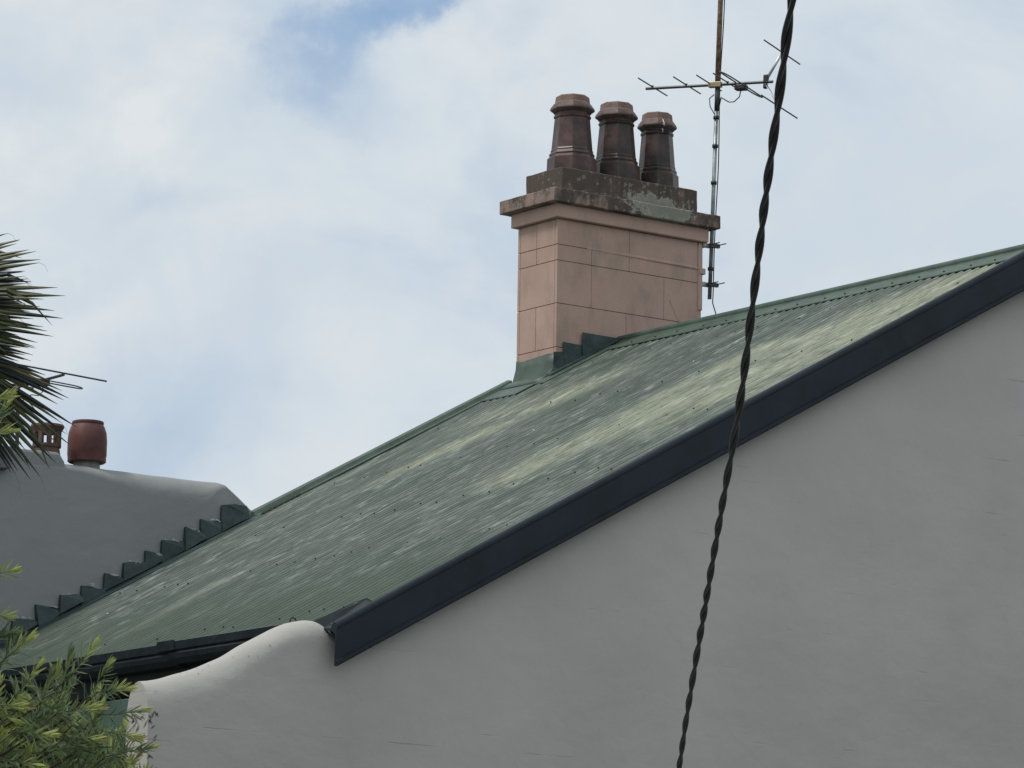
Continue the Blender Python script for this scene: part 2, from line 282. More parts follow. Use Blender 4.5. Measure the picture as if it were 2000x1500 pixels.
# ------------------------------------------------------------ mesh helpers
def tag(o, label=None, cat=None, group=None, kind=None):
    if label: o['label'] = label
    if cat: o['category'] = cat
    if group: o['group'] = group
    if kind: o['kind'] = kind
    return o
def empty(name, loc=(0, 0, 0), label=None, cat=None, group=None):
    o = bpy.data.objects.new(name, None); COL.objects.link(o); o.location = loc; o.empty_display_size = 0.2
    return tag(o, label, cat, group)
class MB:
    def __init__(s): s.v = []; s.f = []; s.mi = []; s.tint = []
    def add(s, vs, fs, mi=0, tint=None):
        o = len(s.v); s.v += [tuple(x) for x in vs]; s.f += [tuple(i + o for i in f) for f in fs]; s.mi += [mi] * len(fs)
        if tint is not None: s.tint += [tint] * len(vs)
    def box(s, x0, x1, y0, y1, z0, z1, mi=0, M=None):
        vs = [Vector(p) for p in ((x0, y0, z0), (x1, y0, z0), (x1, y1, z0), (x0, y1, z0), (x0, y0, z1), (x1, y0, z1), (x1, y1, z1), (x0, y1, z1))]
        if M: vs = [M @ p for p in vs]
        s.add(vs, [(0, 3, 2, 1), (4, 5, 6, 7), (0, 1, 5, 4), (1, 2, 6, 5), (2, 3, 7, 6), (3, 0, 4, 7)], mi)
    def prism(s, poly, y0, y1, mi=0):
        """polygon in the xz plane, extruded along y"""
        n = len(poly); vs = [(x, y0, z) for x, z in poly] + [(x, y1, z) for x, z in poly]
        s.add(vs, [tuple(range(n)), tuple(range(2 * n - 1, n - 1, -1))] + [(i, i + n, (i + 1) % n + n, (i + 1) % n) for i in range(n)], mi)
    def lathe(s, prof, seg, c=(0, 0, 0), rot=0, mi=0, cap=True):
        vs = []
        for r, z in prof:
            for k in range(seg):
                a = rot + 2 * math.pi * k / seg; vs.append((c[0] + r * math.cos(a), c[1] + r * math.sin(a), c[2] + z))
        fs = [(i * seg + k, i * seg + (k + 1) % seg, (i + 1) * seg + (k + 1) % seg, (i + 1) * seg + k) for i in range(len(prof) - 1) for k in range(seg)]
        if cap: fs += [tuple(range(seg - 1, -1, -1)), tuple((len(prof) - 1) * seg + k for k in range(seg))]
        s.add(vs, fs, mi)
    def tube(s, pts, r, seg=8, mi=0, caps=True, tint=None):
        pts = [Vector(p) for p in pts]; n = len(pts); rs = r if isinstance(r, (list, tuple)) else [r] * n
        t = (pts[1] - pts[0]).normalized(); a = t.orthogonal().normalized(); vs = []
        for i, p in enumerate(pts):
            t = (pts[min(i + 1, n - 1)] - pts[max(i - 1, 0)]).normalized()
            a = (a - t * a.dot(t)).normalized(); b = t.cross(a)
            for k in range(seg):
                g = 2 * math.pi * k / seg; vs.append(p + (a * math.cos(g) + b * math.sin(g)) * rs[i])
        fs = [(i * seg + k, i * seg + (k + 1) % seg, (i + 1) * seg + (k + 1) % seg, (i + 1) * seg + k) for i in range(n - 1) for k in range(seg)]
        if caps: fs += [tuple(range(seg - 1, -1, -1)), tuple((n - 1) * seg + k for k in range(seg))]
        s.add(vs, fs, mi, tint)
    def build(s, name, mats, parent=None, smooth=False, bevel=0, loc=None, seg=2, auto=None):
        me = bpy.data.meshes.new(name); me.from_pydata(s.v, [], s.f); me.validate()
        for m in (mats if isinstance(mats, (list, tuple)) else [mats]): me.materials.append(m)
        if any(s.mi) and len(me.polygons) == len(s.mi): me.polygons.foreach_set('material_index', s.mi)
        if s.tint:
            ca = me.color_attributes.new('tint', 'FLOAT_COLOR', 'POINT')
            ca.data.foreach_set('color', [c for t in s.tint for c in (*t, 1.0)])
        if smooth: me.polygons.foreach_set('use_smooth', [True] * len(me.polygons))
        if auto is not None: me.polygons.foreach_set('use_smooth', [True] * len(me.polygons)); me.set_sharp_from_angle(angle=math.radians(auto))
        o = bpy.data.objects.new(name, me); COL.objects.link(o)
        if parent: o.parent = parent; 
        if bevel:
            md = o.modifiers.new('bevel', 'BEVEL'); md.width = bevel; md.segments = seg; md.limit_method = 'ANGLE'; md.angle_limit = math.radians(40)
        if parent is not None:
            pl = Vector(parent.location); pp = parent.parent
            while pp is not None: pl += Vector(pp.location); pp = pp.parent
            # meshes are written in world coordinates
            me.transform(Matrix.Translation(-pl))
        return o

# ------------------------------------------------------------ ground
g = MB(); g.add([(-400, -400, 0), (600, -400, 0), (600, 600, 0), (-400, 600, 0)], [(0, 1, 2, 3)])
tag(g.build('ground', M_ground), kind='structure')

# ------------------------------------------------------------ house
RX, RZ, SL = 18.25, 7.18, 0.538
def rz(x): return RZ + SL * (x - RX) if x <= RX else RZ - SL * (x - RX)
Y0, Y1 = 19.34, 24.03
XE = 13.03
TH = math.atan(SL); CT, ST = math.cos(TH), math.sin(TH)
house = empty('house', (14, 19.34, 0), 'house with weathered green corrugated iron roof, tall pink chimney and pale grey gable wall', 'house')

def sstepf(x, a, b):
    t = max(0, min(1, (x - a) / (b - a))); return t * t * (3 - 2 * t)
def round_wall(mb, cols, y0, y1, zb):
    """cols: (x, z_top, round_height). The top is a half-ellipse in section."""
    n = 12; prof = []
    ym, ry = (y0 + y1) / 2, (y1 - y0) / 2; ring = []
    for x, zt, rh in cols:
        r = [(x, y0, zb), (x, y0, (zb + zt - rh) / 2), (x, y0, zt - rh)]
        for k in range(1, n):
            a = math.pi * k / n; r.append((x, ym - ry * math.cos(a), zt - rh + rh * math.sin(a) ** 0.9))
        r += [(x, y1, zt - rh), (x, y1, zb)]
        ring.append(r)
    m = len(ring[0]); vs = [p for r in ring for p in r]; fs = []
    for i in range(len(ring) - 1):
        for k in range(m - 1): fs.append((i * m + k, (i + 1) * m + k, (i + 1) * m + k + 1, i * m + k + 1))
    fs.append(tuple(range(m - 1, -1, -1))); fs.append(tuple((len(ring) - 1) * m + k for k in range(m)))
    mb.add(vs, fs)
def interp(pts, x):
    for (a, za), (b, zb) in zip(pts, pts[1:]):
        if a <= x <= b: return za + (zb - za) * (x - a) / (b - a)
    return pts[-1][1] if x > pts[-1][0] else pts[0][1]
def smooth_interp(pts, x):
    return sum(interp(pts, x + d) * w_ for d, w_ in ((-.05, .1), (-.03, .2), (0, .4), (.03, .2), (.05, .1)))
swan = [(11.857, 3.970), (11.984, 3.995), (12.208, 4.068), (12.369, 4.144), (12.531, 4.234), (12.661, 4.31), (12.794, 4.363), (12.90, 4.388), (12.985, 4.382), (13.03, 4.355), (13.082, 4.325), (13.16, 4.31)]
cols = []
x = 11.857
while x < 13.145:
    zt = smooth_interp(swan, x) + 0.006 * (noise.noise(Vector((x * 7, 1, 0))))
    rh = 0.13 + 0.085 * (1 - sstepf(x, 12.2, 12.8)) + 0.012 * noise.noise(Vector((x * 5, 4, 0)))
    cols.append((x, zt, rh)); x += 0.016
swcols = list(cols)
for q in range(1, 26): cols.append((13.146 + (RX - 13.146) * q / 25, rz(13.146 + (RX - 13.146) * q / 25) - 0.05, 0.02))
for q in range(1, 13): cols.append((RX + 5.3 * q / 12, rz(RX + 5.3 * q / 12) - 0.05, 0.02))
wb = MB(); round_wall(wb, cols, Y0, Y0 + 0.22, -0.3)
o = wb.build('gable_wall', M_wall, house, auto=50)
tag(o, 'pale grey painted brick gable wall ending in a rounded swan neck at the left')
# small dark elongated marks on the end corner of the wall
cb = MB(); rr = random.Random(4)
for i in range(46):
    z = 3.35 + rr.random() * 0.48; y = Y0 + 0.015 + rr.random() * 0.15; a = rr.choice((-1, 1)) * rr.uniform(0.5, 1.1); l = rr.uniform(0.012, 0.03); wd = rr.uniform(0.004, 0.008)
    d = Vector((0, math.sin(a), math.cos(a))); e = Vector((0, d.z, -d.y)); c = Vector((11.8555, y, z))
    cb.add([c - d * l, c + e * wd, c + d * l, c - e * wd, c + Vector((0.012, 0, 0))], [(0, 1, 2, 3), (0, 3, 4), (1, 0, 4), (2, 1, 4), (3, 2, 4)])
for i in range(26):
    xx = 11.865 + rr.random() ** 1.5 * 0.05; z = 3.35 + rr.random() * 0.45; a = rr.choice((-1, 1)) * rr.uniform(0.4, 1.0); l = rr.uniform(0.01, 0.022); wd = rr.uniform(0.003, 0.006)
    d = Vector((math.sin(a), 0, math.cos(a))); e = Vector((d.z, 0, -d.x)); c = Vector((xx, Y0 - 0.0015, z))
    cb.add([c - d * l, c + e * wd, c + d * l, c - e * wd, c + Vector((0, 0.01, 0))], [(0, 3, 2, 1), (0, 4, 3), (1, 4, 0), (2, 4, 1), (3, 4, 2)])
for i in range(22):   # pock marks on the rounded top
    xx = rr.uniform(11.88, 12.95); q = rr.uniform(0.25, 0.95); c_ = min(swcols, key=lambda t: abs(t[0] - xx)); al = math.pi / 2 * q
    c = Vector((xx, Y0 + 0.11 - 0.11 * math.cos(al), c_[1] - c_[2] + c_[2] * math.sin(al) ** 0.9)); nn_ = Vector((0, -math.cos(al) / 0.11, math.sin(al) / c_[2])).normalized()
    e1 = Vector((1, 0, 0)); e2 = nn_.cross(e1); s_ = rr.uniform(0.0015, 0.0038)
    cb.add([c + nn_ * 0.0015 + (e1 * math.cos(t) * rr.uniform(.8, 2.0) + e2 * math.sin(t)) * s_ for t in (0, 1.2, 2.4, 3.6, 4.8)], [(0, 1, 2, 3, 4)])
tag(cb.build('wall_mark', mat('dark_wall_mark', (0.17, 0.15, 0.135), 0.9), house), 'small dark marks on the wall end and pock marks on its rounded top', kind='stuff')

# --- corrugated roof: ten lapped sheets on the visible slope, each its own piece
roof = bpy.data.objects.new('roof', None); COL.objects.link(roof); roof.parent = house
roof.location = Vector((XE, Y0, rz(XE))) - Vector(house.location)
PATCH = [((15.45, 20.80), (16.10, 20.60), .19, 1.1), ((16.05, 20.62), (16.35, 20.50), .09, .6), ((16.93, 23.26), (17.25, 22.45), .16, .55), ((16.2, 22.9), (17.0, 22.55), .10, .75), ((16.0, 22.95), (16.35, 22.85), .08, .6),
         ((16.47, 20.85), (17.04, 20.74), .12, 1.0), ((16.1, 20.35), (16.6, 20.25), .12, .85), ((17.06, 20.60), (17.30, 20.02), .10, .8), ((15.87, 19.95), (16.6, 19.85), .10, .9), ((16.5, 19.9), (17.4, 19.75), .14, 1.0),
         ((17.3, 19.85), (17.9, 19.45), .15, 1.0), ((16.2, 19.50), (17.2, 19.46), .10, .8), ((17.2, 19.5), (18.0, 19.38), .10, .9), ((16.10, 23.80), (16.30, 23.70), .025, .6), ((13.43, 22.22), (14.08, 22.30), .035, .7), ((17.5, 20.3), (17.9, 19.8), .1, .5)]
def lichen(x, y):
    v = 0
    for (ax, ay), (bx, by), wd, k in PATCH:
        dx, dy = bx - ax, by - ay; t = max(0, min(1, ((x - ax) * dx + (y - ay) * dy) / (dx * dx + dy * dy)))
        ex, ey = x - ax - t * dx, y - ay - t * dy
        v += k * math.exp(-((ex / 0.30) ** 2 + (ey / (wd * 1.7)) ** 2))
    return min(1, v * .8)
PITCH, AMP = 0.076, 0.0085
def corrugated(y0, y1, back=False, lift=0.0, xa=XE, xb=RX - 0.03, nx=60):
    ny = max(2, int(round((y1 - y0) / PITCH * 12)))
    ys = [y0 + (y1 - y0) * j / ny for j in range(ny + 1)]; xs = [xa + (xb - xa) * i / nx for i in range(nx + 1)]
    vs = []; lic = []; ev = []; uvs = []
    for x in xs:
        for y in ys:
            h = AMP * (math.cos(2 * math.pi * y / PITCH) - 1) + lift
            h += 0.0025 * math.sin(x * 3.1 + y * 0.7)
            if back: vs.append((2 * RX - x + ST * h, y, rz(x) + CT * h))
            else: vs.append((x - ST * h, y, rz(x) + CT * h))
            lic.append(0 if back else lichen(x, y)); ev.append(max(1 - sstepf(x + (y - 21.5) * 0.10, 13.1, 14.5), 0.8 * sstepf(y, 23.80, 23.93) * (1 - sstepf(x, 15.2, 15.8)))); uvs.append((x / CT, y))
    W = ny + 1; fs = []
    for i in range(nx):
        for j in range(ny):
            q = (i * W + j, (i + 1) * W + j, (i + 1) * W + j + 1, i * W + j + 1)
            fs.append(q if not back else q[::-1])
    return vs, fs, lic, ev, uvs
def sheet(y0, y1, back=False, lift=0.0, nx=60):
    vs, fs, lic, ev, uvs = corrugated(y0, y1, back, lift, nx=nx)
    pl = Vector(house.location) + Vector(roof.location)
    me = bpy.data.meshes.new('roof_sheet'); me.from_pydata([Vector(v) - pl for v in vs], [], fs)
    me.materials.append(M_roof); me.polygons.foreach_set('use_smooth', [True] * len(fs))
    for nm, arr in (('lichen', lic), ('eave', ev)):
        a = me.attributes.new(nm, 'FLOAT', 'POINT'); a.data.foreach_set('value', arr)
    ul = me.uv_layers.new(name='UVMap'); li = np.empty(len(me.loops), dtype=np.int32); me.loops.foreach_get('vertex_index', li)
    ul.data.foreach_set('uv', np.array(uvs, dtype=np.float32)[li].ravel())
    o = bpy.data.objects.new('roof_sheet', me); COL.objects.link(o); o.parent = roof
    return o
wS = PITCH * 10
ys0 = Y0 - 0.076
i = 0
while ys0 < Y1 - 0.05:
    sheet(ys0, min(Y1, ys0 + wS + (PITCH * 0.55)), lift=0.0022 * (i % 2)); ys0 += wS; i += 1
for i in range(2):
    sheet(Y0 + i * (Y1 - Y0) / 2, Y0 + (i + 1) * (Y1 - Y0) / 2, back=True, lift=0.0 if i else 0.002, nx=4)
# screws along the purlins
sb = MB(); rr = random.Random(9)
for xp in (13.26, 14.28, 15.07, 15.97, 16.88, 17.78):
    k = 0; y = math.ceil(Y0 / PITCH) * PITCH
    y += PITCH * 1
    while y < Y1 - 0.2:
        if rr.random() < 0.6:
            xx = xp + rr.uniform(-.045, .045); n_ = Vector((-ST, 0, CT)); c = Vector((xx, y, rz(xx))) + n_ * 0.003
            e1 = Vector((CT, 0, ST)); e2 = Vector((0, 1, 0)); r_ = 0.0065
            ring = lambda h, r: [c + n_ * h + (e1 * math.cos(t * math.pi / 3) + e2 * math.sin(t * math.pi / 3)) * r for t in range(6)]
            sb.add(ring(-.003, .0056) + ring(.002, .0056) + ring(.005, .004), [tuple(range(12, 18))] + [(a + i, a + (i + 1) % 6, a + 6 + (i + 1) % 6, a + 6 + i) for a in (0, 6) for i in range(6)])
        y += PITCH * rr.choice((2, 3, 3))
tag(sb.build('screw', M_screw, roof), 'dark roofing screws in rows across the sheets', kind='stuff')
rb = MB()
for (xx, yy, r_) in ((16.28, 21.9, .007), (13.9, 23.2, .006), (14.75, 21.0, .005), (17.2, 21.4, .005)):
    rb.lathe([(r_, 0), (r_ * 1.4, .002), (r_ * .4, .006)], 7, (xx, yy, rz(xx) + 0.001))
tag(rb.build('bird_dropping', mat('white_dropping', (0.7, 0.7, 0.66), 0.8), roof), kind='stuff')

# --- ridge capping: two wings and a roll, resting on the crests
rc = MB(); WG = 0.215
prof = [(-WG, 0.004), (-WG, 0.010), (-WG + 0.012, 0.013), (-0.045, 0.012)]
pts = []
for q, h in prof: pts.append((RX + q * CT - ST * 0, rz(RX + q * CT) + h))
roll = [(RX + 0.027 * math.cos(a), RZ + 0.014 + 0.027 * math.sin(a)) for a in [math.radians(t) for t in range(205, -26, -21)]]
outer = pts + roll + [(2 * RX - px_, pz_) for px_, pz_ in reversed(pts)]
inner = [(RX + WG * CT, rz(RX + WG * CT) + 0.002), (RX, RZ + 0.004), (RX - WG * CT, rz(RX - WG * CT) + 0.002)]
rc.prism(outer + inner[1:2], Y0 - 0.06, Y1 - 0.47)
rc.build('ridge_cap', M_green, roof, auto=30)
rc = MB(); rr = random.Random(3); y = Y0 + 0.15
while y < Y1 - 0.7:
    xx = RX - 0.15; c = Vector((xx, y, rz(xx) + 0.013)); rc.lathe([(.008, 0), (.008, .004), (.004, .008)], 6, c); y += rr.uniform(.2, .3)
tag(rc.build('cap_screw', M_screw, roof), kind='stuff')

# --- barge capping on the near verge: deep face with a rolled top and a bottom lip
bb = MB()
def verge_strip(mb, prof, xa, xb, plumb=True, mi=0):
    """prof: closed list of (y, height above roof plane), swept up the slope"""
    n = len(prof); vs = []
    for x in (xa, xb):
        for y, h in prof: vs.append((x, y, rz(x) + h))
    mb.add(vs, [tuple(range(n - 1, -1, -1)), tuple(range(n, 2 * n))] + [(i, (i + 1) % n, (i + 1) % n + n, i + n) for i in range(n)], mi)
YB = Y0 - 0.035
face = [(YB - 0.062, -0.222), (YB - 0.066, -0.226), (YB - 0.072, -0.218), (YB - 0.072, -0.196), (YB - 0.060, -0.190), (YB - 0.060, -0.02)]
rollp = [(YB - 0.036 + 0.030 * math.cos(t), -0.008 + 0.030 * math.sin(t)) for t in [math.radians(a) for a in (195, 175, 155, 135, 115, 95, 75, 55, 35, 15, -5)]]
closed = face + rollp + [(Y0 + 0.045, -0.004), (Y0 + 0.045, -0.008), (YB - 0.02, -0.03), (YB - 0.045, -0.05), (YB - 0.045, -0.222)]
verge_strip(bb, closed, XE - 0.045, RX)
o = bb.build('barge_capping', M_navy, roof, auto=35)
bb = MB(); verge_strip(bb, [(y, h) for y, h in closed], RX, RX + 5.2); bb.build('barge_capping', M_navy, roof, auto=35)
# folded end of an under-flashing that shows behind the capping at the eave
fb = MB(); xx0 = 12.955
fb.add([(12.935, Y0 + 0.12, rz(12.9) + 0.055), (13.03, Y0 + 0.09, rz(13.03) - 0.015), (13.04, Y0 + 0.0, rz(13.0) - 0.03), (13.28, Y0 + 0.0, rz(13.28) + 0.012), (13.27, Y0 + 0.035, rz(13.27) + 0.035), (13.24, Y0 + 0.10, rz(13.24) + 0.032), (13.0, Y0 + 0.13, rz(13.0) + 0.045)], [(0, 1, 2, 3, 4, 5, 6)])
o = fb.build('flashing_fold', M_black, roof); md = o.modifiers.new('s', 'SOLIDIFY'); md.thickness = 0.006

# --- far verge capping between chimney and the neighbour's wall
vb = MB(); verge_strip(vb, [(Y1 - 0.09, 0.002), (Y1 - 0.09, 0.010), (Y1 - 0.045, 0.014), (Y1 - 0.03, 0.040), (Y1 + 0.02, 0.048), (Y1 + 0.05, 0.036), (Y1 + 0.05, -0.12), (Y1 + 0.03, -0.12), (Y1 + 0.02, 0.0)], 15.50, 17.64)
vb.build('verge_capping', M_green, roof, auto=20)
vb = MB(); verge_strip(vb, [(Y1 - 0.16, 0.001), (Y1 - 0.16, 0.008), (Y1 - 0.005, 0.012), (Y1 - 0.005, 0.001)], 13.1, 15.5)
vb.build('wall_apron', M_flash, roof, bevel=0.003)

# --- stepped flashings up the neighbour's wall
ST_ = [(13.40, 13.643, 4.784), (13.666, 13.833, 4.873), (13.838, 14.017, 4.958), (14.018, 14.172, 5.05), (14.181, 14.34, 5.132), (14.35, 14.487, 5.208),
       (14.491, 14.668, 5.309), (14.667, 14.782, 5.38), (14.786, 14.962, 5.487), (14.96, 15.096, 5.569), (15.094, 15.248, 5.648), (15.248, 15.445, 5.768)]
rr = random.Random(21)
for i, (xa, xb, zt) in enumerate(ST_):
    ya = Y1 - 0.02 - 0.004 * (i % 2); fl = MB()
    low = 0.022 if i not in (2, 4, 8) else 0.012
    tl_ = rr.uniform(-.022, .020); zo = rr.uniform(-.014, .008)
    top = [(xa + (xb - xa) * t / 4 + (rr.uniform(-.008, .008) if t in (0, 4) else 0), zt + zo + rr.uniform(-.007, .007) + tl_ * (t / 4 - .5)) for t in range(5)]
    poly = [(xa - 0.004, rz(xa) + low - rr.uniform(0, .01)), (xb + 0.012, rz(xb + 0.012) + low + rr.uniform(-.01, .01)), (xb + 0.010, zt - rr.uniform(.0, .012))] + top[::-1]
    if i == 2: poly[0] = (xa + 0.02, rz(xa) + 0.0)
    n = len(poly); out = [rr.uniform(0.008, 0.035) if j < 2 else rr.uniform(0.0, 0.010) for j in range(n)]
    vs = [(x_, ya - out[j], z_) for j, (x_, z_) in enumerate(poly)] + [(x_, ya + 0.015, z_) for x_, z_ in poly]
    fl.add(vs, [tuple(range(n)), tuple(range(2 * n - 1, n - 1, -1))] + [(j, j + n, (j + 1) % n + n, (j + 1) % n) for j in range(n)])
    o = fl.build('step_flashing', M_flash, roof)
    # chase cut above each step, with broken mortar
    cm = MB()
    for k in range(4 if i < 11 else 0):
        t = rr.random() * 0.8; x_ = xa + (xb - xa) * t; l_ = rr.uniform(.01, .045); zz = zt + rr.uniform(-.006, .008); hh = rr.uniform(.003, .009)
        cm.add([(x_, Y1 - 0.030, zz), (x_ + l_, Y1 - 0.030, zz - rr.uniform(-.003, .006)), (x_ + l_ * .8, Y1 - 0.028, zz + hh), (x_ + l_ * .2, Y1 - 0.028, zz + hh * 1.2)], [(0, 1, 2, 3)])
    tag(cm.build('mortar', M_mortar, roof), kind='stuff')
# ragged end of the verge capping beside the wall
mm = MB()
for k in range(7):
    x_ = 15.52 + k * 0.045; mm.add([(x_, Y1 - 0.095, rz(x_) + 0.012), (x_ + 0.03, Y1 - 0.1, rz(x_ + .03) + 0.004), (x_ + 0.045, Y1 - 0.09, rz(x_ + .04) + 0.022), (x_ + 0.015, Y1 - 0.06, rz(x_) + 0.045)], [(0, 1, 2, 3)])
tag(mm.build('mortar', M_screw, roof), kind='stuff')

# --- gutter along the eave
gt = MB(); GX = 12.93; GZ = rz(XE) + 0.02
def gsec(dz=0, gx=GX, g=1.0):
    return [(gx, GZ + dz), (gx - 0.008, GZ + dz - 0.004), (gx - 0.008, GZ + dz - 0.05), (gx + 0.004, GZ + dz - 0.058), (gx - 0.002, GZ + dz - 0.072), (gx + 0.004, GZ + dz - 0.10), (gx + 0.03, GZ + dz - 0.13), (gx + 0.11, GZ + dz - 0.135), (gx + 0.115, GZ + dz - 0.01), (gx + 0.108, GZ + dz - 0.01), (gx + 0.10, GZ + dz - 0.125), (gx + 0.035, GZ + dz - 0.12), (gx + 0.012, GZ + dz - 0.09), (gx + 0.012, GZ + dz)]
gt.prism(gsec(0.0), Y0 + 0.225, Y0 + 1.55); gt.build('gutter', M_black, house, auto=25)
gt = MB(); gt.prism(gsec(-0.008, GX + 0.006), Y0 + 1.50, Y1 + 0.3); gt.build('gutter', M_black, house, auto=25)
gt = MB(); gt.prism([(GX - 0.013, GZ + 0.006), (GX - 0.013, GZ - 0.055), (GX - 0.009, GZ - 0.055), (GX - 0.009, GZ + 0.006)], Y0 + 1.47, Y0 + 1.66); gt.build('gutter_joiner', M_black, house, bevel=0.002)
hk = MB(); hk.tube([(GX + 0.03 + 0.02 * math.cos(t), Y0 + 0.30, GZ + 0.012 + 0.02 * math.sin(t)) for t in [math.radians(a) for a in range(-40, 230, 30)]], 0.004, 6); hk.build('gutter_hook', M_black, house, smooth=True)
fa = MB(); fa.box(XE + 0.02, XE + 0.045, Y0 + 0.22, Y1 + 0.2, rz(XE) - 0.22, rz(XE) - 0.03); fa.build('fascia', M_dark, house)
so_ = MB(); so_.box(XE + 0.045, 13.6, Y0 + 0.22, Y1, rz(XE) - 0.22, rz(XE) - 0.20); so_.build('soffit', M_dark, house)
fw = MB(); fw.box(13.6, 13.8, Y0 + 0.22, Y1 + 0.2, -0.3, rz(XE) - 0.20); fw.build('front_wall', M_soffit, house)
vb = MB(); vb.box(12.28, 12.34, 19.56 + 0.003, 23.95, 3.72, 3.97); vb.build('verandah_beam', M_beam, house, bevel=0.005)
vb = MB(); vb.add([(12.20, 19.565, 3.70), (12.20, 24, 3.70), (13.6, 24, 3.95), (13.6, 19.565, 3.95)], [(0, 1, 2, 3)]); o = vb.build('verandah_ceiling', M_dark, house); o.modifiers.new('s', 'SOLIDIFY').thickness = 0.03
vb = MB(); vb.add([(11.2, 21.4, 3.0), (11.2, 24, 3.0), (11.2, 24, 0), (11.2, 21.4, 0)], [(0, 1, 2, 3)])
rw = MB(); rw.box(13.6, 23.4, Y1 - 0.22, Y1 - 0.02, -0.3, 4.3); rw.prism([(13.6, 4.3), (23.4, 4.3), (23.4, rz(23.4) - .06), (RX, RZ - .06), (13.6, rz(13.6) - .06)], Y1 - 0.22, Y1 - 0.021); rw.build('party_wall', M_soffit, house)
rw = MB(); rw.box(23.2, 23.4, Y0 + 0.22, Y1, -0.3, rz(23.4) - 0.08); rw.build('rear_wall', M_soffit, house)

# --- chimney: recessed core with rendered ashlar blocks
CX0, CX1, CY0, CY1 = 17.688, 18.99, 23.545, 24.012
core = MB(); core.box(CX0 + 0.012, CX1 - 0.012, CY0 + 0.012, CY1 - 0.012, 6.2, 8.0)
chim = core.build('chimney', mat('dark_joint', (0.23, 0.16, 0.13), 0.9), house)
tag(chim, 'tall pink rendered chimney with scored ashlar blocks and a lichened cement cap')
Gp = 0.0019
def block(x0, x1, y0, y1, z0, z1):
    b = MB(); b.box(x0 + (.0012 if x0 > CX0 + .01 else 0), x1 - (.0012 if x1 < CX1 - .01 else 0), y0 + (Gp if y0 > CY0 + .02 else 0), y1 - (Gp if y1 < CY1 - .01 else 0), z0 + Gp, z1 - Gp)
    return b.build('render_block', M_pink, chim, bevel=0.0025)
courses = [(7.813, 7.998, [18.33], [23.79]), (7.699, 7.813, [17.993, 18.33], [23.79]), (7.391, 7.699, [17.993, 18.648], []), (7.077, 7.391, [18.308], [23.79]), (6.79, 7.077, [18.1, 18.7], []), (6.3, 6.79, [18.4], [23.79])]
cr = MB()
for z0, z1, jx, jy in courses:
    xs = [CX0] + jx + [CX1]
    for a, b in zip(xs, xs[1:]):
        block(a, b, CY0, CY0 + 0.03, z0, z1); block(a, b, CY1 - 0.03, CY1, z0, z1)
    ysn = [CY0 + 0.0302] + jy + [CY1 - 0.0302]
    for a, b in zip(ysn, ysn[1:]):
        block(CX0, CX0 + 0.03, a if a > CY0 + .1 else a - 0.0015, b if b < CY1 - .1 else b + 0.0015, z0, z1)
        block(CX1 - 0.03, CX1, a if a > CY0 + .1 else a - 0.0015, b if b < CY1 - .1 else b + 0.0015, z0, z1)
# lip of the lifted render band on the wide face and a bolt on the corner
lp = MB(); vs = []; nn2 = 24
for k in range(nn2 + 1):
    t = k / nn2; xx = 17.95 + t * 1.0; d_ = 0.002 + 0.009 * sstepf(t, 0, 1.0); zz = 7.815 - 0.012 * t
    vs += [(xx, CY0 + 0.002, zz + 0.02), (xx, CY0 - d_, zz + 0.004), (xx, CY0 - d_ * .8, zz - 0.004), (xx, CY0 + 0.002, zz - 0.006)]
fs = [(i * 4 + j, i * 4 + j + 4, i * 4 + j + 5, i * 4 + j + 1) for i in range(nn2) for j in range(3)]
fs += [(0, 1, 2, 3), (nn2 * 4 + 3, nn2 * 4 + 2, nn2 * 4 + 1, nn2 * 4)]
lp.add(vs, fs); lp.build('render_lip', M_pink, chim)
cs = MB(); cs.box(CX1 - 0.035, CX1 + 0.004, CY0 - 0.010, CY0 + 0.03, 7.50, 7.995); cs.build('painted_conduit', M_pink, chim, bevel=0.004)
cs = MB(); cs.box(CX1 - 0.03, CX1 + 0.028, CY0 - 0.018, CY0 + 0.03, 7.765, 7.81); cs.build('conduit_clip', M_pink, chim, bevel=0.006)
# crack in the render
ck = MB(); cp = [(18.70, 7.54), (18.715, 7.50), (18.74, 7.47), (18.75, 7.44), (18.78, 7.40), (18.79, 7.37)]
for (a, b), (c, d) in zip(cp, cp[1:]): ck.add([(a - .002, CY0 - .001, b), (a + .002, CY0 - .001, b), (c + .002, CY0 - .001, d), (c - .002, CY0 - .001, d)], [(0, 3, 2, 1)])
ck.build('crack', mat('dark_joint', (0.16, 0.11, 0.09)), chim)
